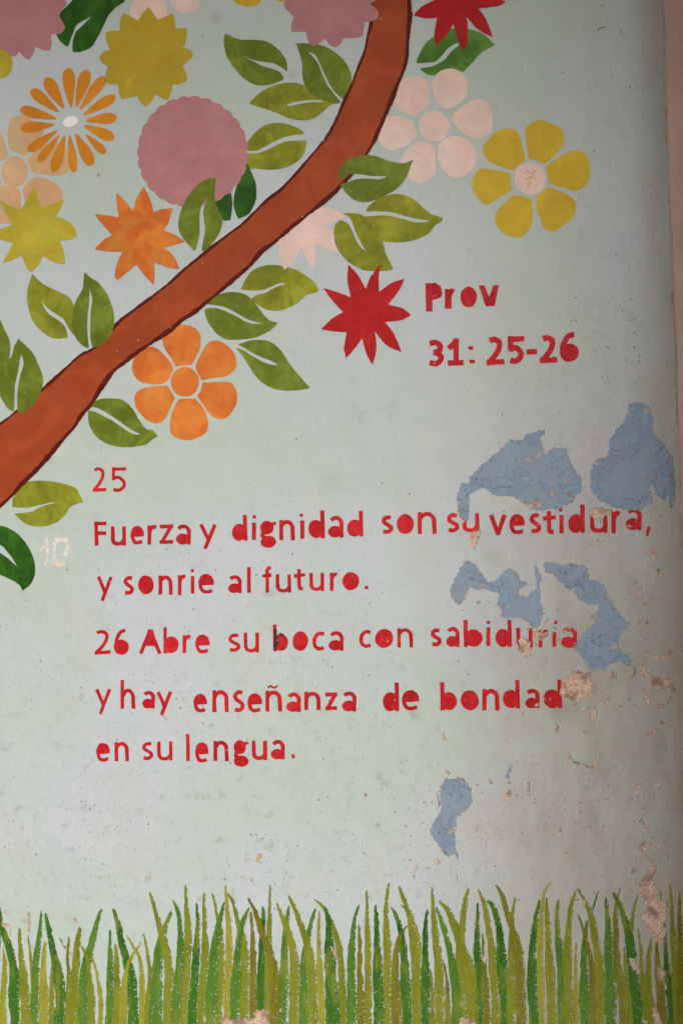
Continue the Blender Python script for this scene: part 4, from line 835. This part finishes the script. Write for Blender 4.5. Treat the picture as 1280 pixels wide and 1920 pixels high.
BLADES = {0: '''D 75 0,400 20,560 70,700 110,900 110,1100 120,1300
Y 70 30,690 40,900 20,1300
O 75 150,560 160,750 180,950 200,1300
Y 30 85,560 80,600 85,650
O 40 215,610 235,800 250,1000 245,1300
G 60 315,430 300,600 275,800 270,1000 270,1300
Y 80 345,660 330,850 340,1300
O 60 390,850 395,1300
D 75 345,445 375,600 400,720 440,900 460,1100 450,1300
B 45 520,625 510,800 520,900 515,1300
O 90 605,550 580,700 570,900 540,1300
O 40 450,630 490,700 540,760
G 80 765,415 730,520 690,680 650,850 630,1050 625,1300
O 60 610,690 650,770 670,900 690,1100 690,1300
Y 50 690,770 730,900 760,1100 760,1300
G 65 830,570 830,800 830,1000 830,1300
O 75 870,680 880,900 890,1300
D 75 850,410 890,530 910,650 960,830 990,1000 1005,1300
Y 50 950,610 1000,690 1050,780 1070,950 1070,1300
Y 60 1050,690 980,800 940,950 930,1300
O 50 1080,600 1110,750 1130,950 1110,1300
G 85 1290,430 1240,560 1200,700 1180,950 1170,1300
O 65 1125,290 1160,400 1210,580 1240,700 1270,900 1260,1300''',
1: '''G 65 20,345 60,450 75,600 75,800 55,1000 40,1300
O 65 115,235 120,400 135,600 125,850 105,1300
D 60 195,370 205,500 195,700 185,900 165,1300
O 60 252,295 255,500 260,750 245,1000 230,1300
O 50 315,300 345,430 370,560 385,760 375,1000 360,1300
G 80 405,365 365,520 335,700 320,900 305,1300
Y 55 415,235 425,400 440,600 440,850 425,1300
O 65 430,300 470,370 510,520 550,700 560,900 550,1300
G 70 590,405 540,520 510,700 495,900 480,1300
B 55 600,430 615,600 620,800 620,1000 625,1300
D 65 695,390 695,480 685,700 685,900 680,1300
O 48 748,235 745,400 740,600 735,800 730,1300
B 70 580,330 630,420 680,570 730,700 775,880 790,1100 780,1300
G 70 890,390 870,520 855,750 845,1000 840,1300
O 75 795,370 840,480 900,650 930,850 925,1300
G 70 1090,410 1050,530 1020,700 1005,900 1005,1300
O 70 885,315 930,410 980,540 1030,700 1060,900 1075,1300
Y 50 1115,430 1110,600 1120,850 1140,1300
O 50 1075,340 1130,390 1200,500 1240,620 1270,750 1285,1000 1280,1300
D 90 1150,390 1180,480 1190,650 1200,900 1220,1300''',
2: '''O 50 0,720 10,900 20,1300
G 65 135,385 100,500 80,700 75,900 80,1300
B 55 130,530 140,700 140,900 150,1300
O 50 190,275 195,500 200,800 205,1300
D 70 257,385 265,550 270,750 275,1000 285,1300
O 62 355,220 335,400 340,600 345,800 345,1300
D 70 370,395 430,520 460,680 475,850 485,1100 495,1300
B 70 500,540 440,620 410,750 405,950 415,1300
O 75 430,240 470,350 520,500 550,700 565,950 570,1300
O 40 440,380 490,420 530,500
Y 40 560,530 590,680 595,800
D 65 645,415 630,550 630,750 630,1000 635,1300
O 50 670,880 680,1000 685,1300
O 65 682,255 690,450 710,650 730,850 740,1300
B 45 760,790 790,950 800,1300
G 65 710,400 760,540 810,720 840,880 860,1050 860,1300
O 85 730,355 800,430 860,580 900,700 950,850 980,1050 990,1300
O 75 955,260 930,350 910,500 895,700 900,1000 910,1300
D 65 1022,370 1020,500 1015,700 1030,900 1035,1300
B 55 1055,600 1065,750 1080,1000 1090,1300
O 65 1025,265 1070,380 1100,550 1130,750 1150,1000 1160,1300
D 80 1085,355 1135,400 1180,560 1200,800 1225,1050 1240,1300
O 60 1300,325 1280,500 1275,800 1270,1300
B 70 1158,235 1200,310 1250,470 1290,600 1330,800 1350,1300''',
3: '''D 70 205,345 175,500 150,750 150,1000 165,1300
O 65 255,330 265,550 280,850 300,1300
Y 50 295,210 240,300 215,500 210,800 225,1300
G 65 345,340 335,500 350,700 370,900 375,1300
O 65 475,280 440,400 420,600 415,850 425,1300
Y 45 480,660 475,850 480,1300
G 75 560,500 540,700 540,1000 550,1300
B 50 490,455 530,560 570,720 600,900 610,1300
G 42 645,280 615,380 590,470
O 62 485,255 540,350 590,470 620,650 650,850 665,1300
G 75 700,330 715,500 720,700 735,1000 740,1300
B 52 810,255 775,400 775,550 780,750 810,1000 830,1300
O 60 840,700 850,900 880,1300
O 45 945,300 910,420 890,560 900,650
D 75 755,295 810,400 860,570 890,720 910,950 950,1300
O 45 940,565 960,700 970,900 1010,1300
O 30 950,215 980,320 1000,380
O 70 1040,640 1020,800 1020,1000 1030,1300
B 80 1080,660 1090,850 1110,1050 1120,1300
D 25 1105,280 1115,350 1120,380
D 60 1140,520 1150,700 1160,900 1190,1100 1200,1300
O 55 1185,230 1200,400 1210,650 1225,900 1240,1300
B 30 1172,350 1160,400 1150,450
B 60 1262,300 1265,600 1265,900 1270,1300'''}
hb = .0003; nb = 0
for t_, txt in BLADES.items():
    for ln in txt.split('\n'):
        f = ln.split(); pts = [(320 * t_ + float(a.split(',')[0]) / 4, 1600 + float(a.split(',')[1]) / 4) for a in f[2:]]
        blade(pts, float(f[1]) / 4 * 1.10, f[0], hb + (nb % 12) * .00007); nb += 1
rg = random.Random(5); x = -18                     # the border goes on along the wall to the left of what is seen
while x > -880:
    top = rg.uniform(1670, 1760); bx = x + rg.uniform(-14, 14)
    blade([(bx + rg.uniform(-22, 22), top), (bx + rg.uniform(-8, 8), top + 60), (bx, top + 150), (bx + rg.uniform(-4, 4), 1925)], rg.uniform(13, 21), rg.choice('GDOOYB'), hb + (nb % 12) * .00007); nb += 1
    x -= rg.uniform(10, 16)
print('objects', len(C.objects), 'blades', nb)
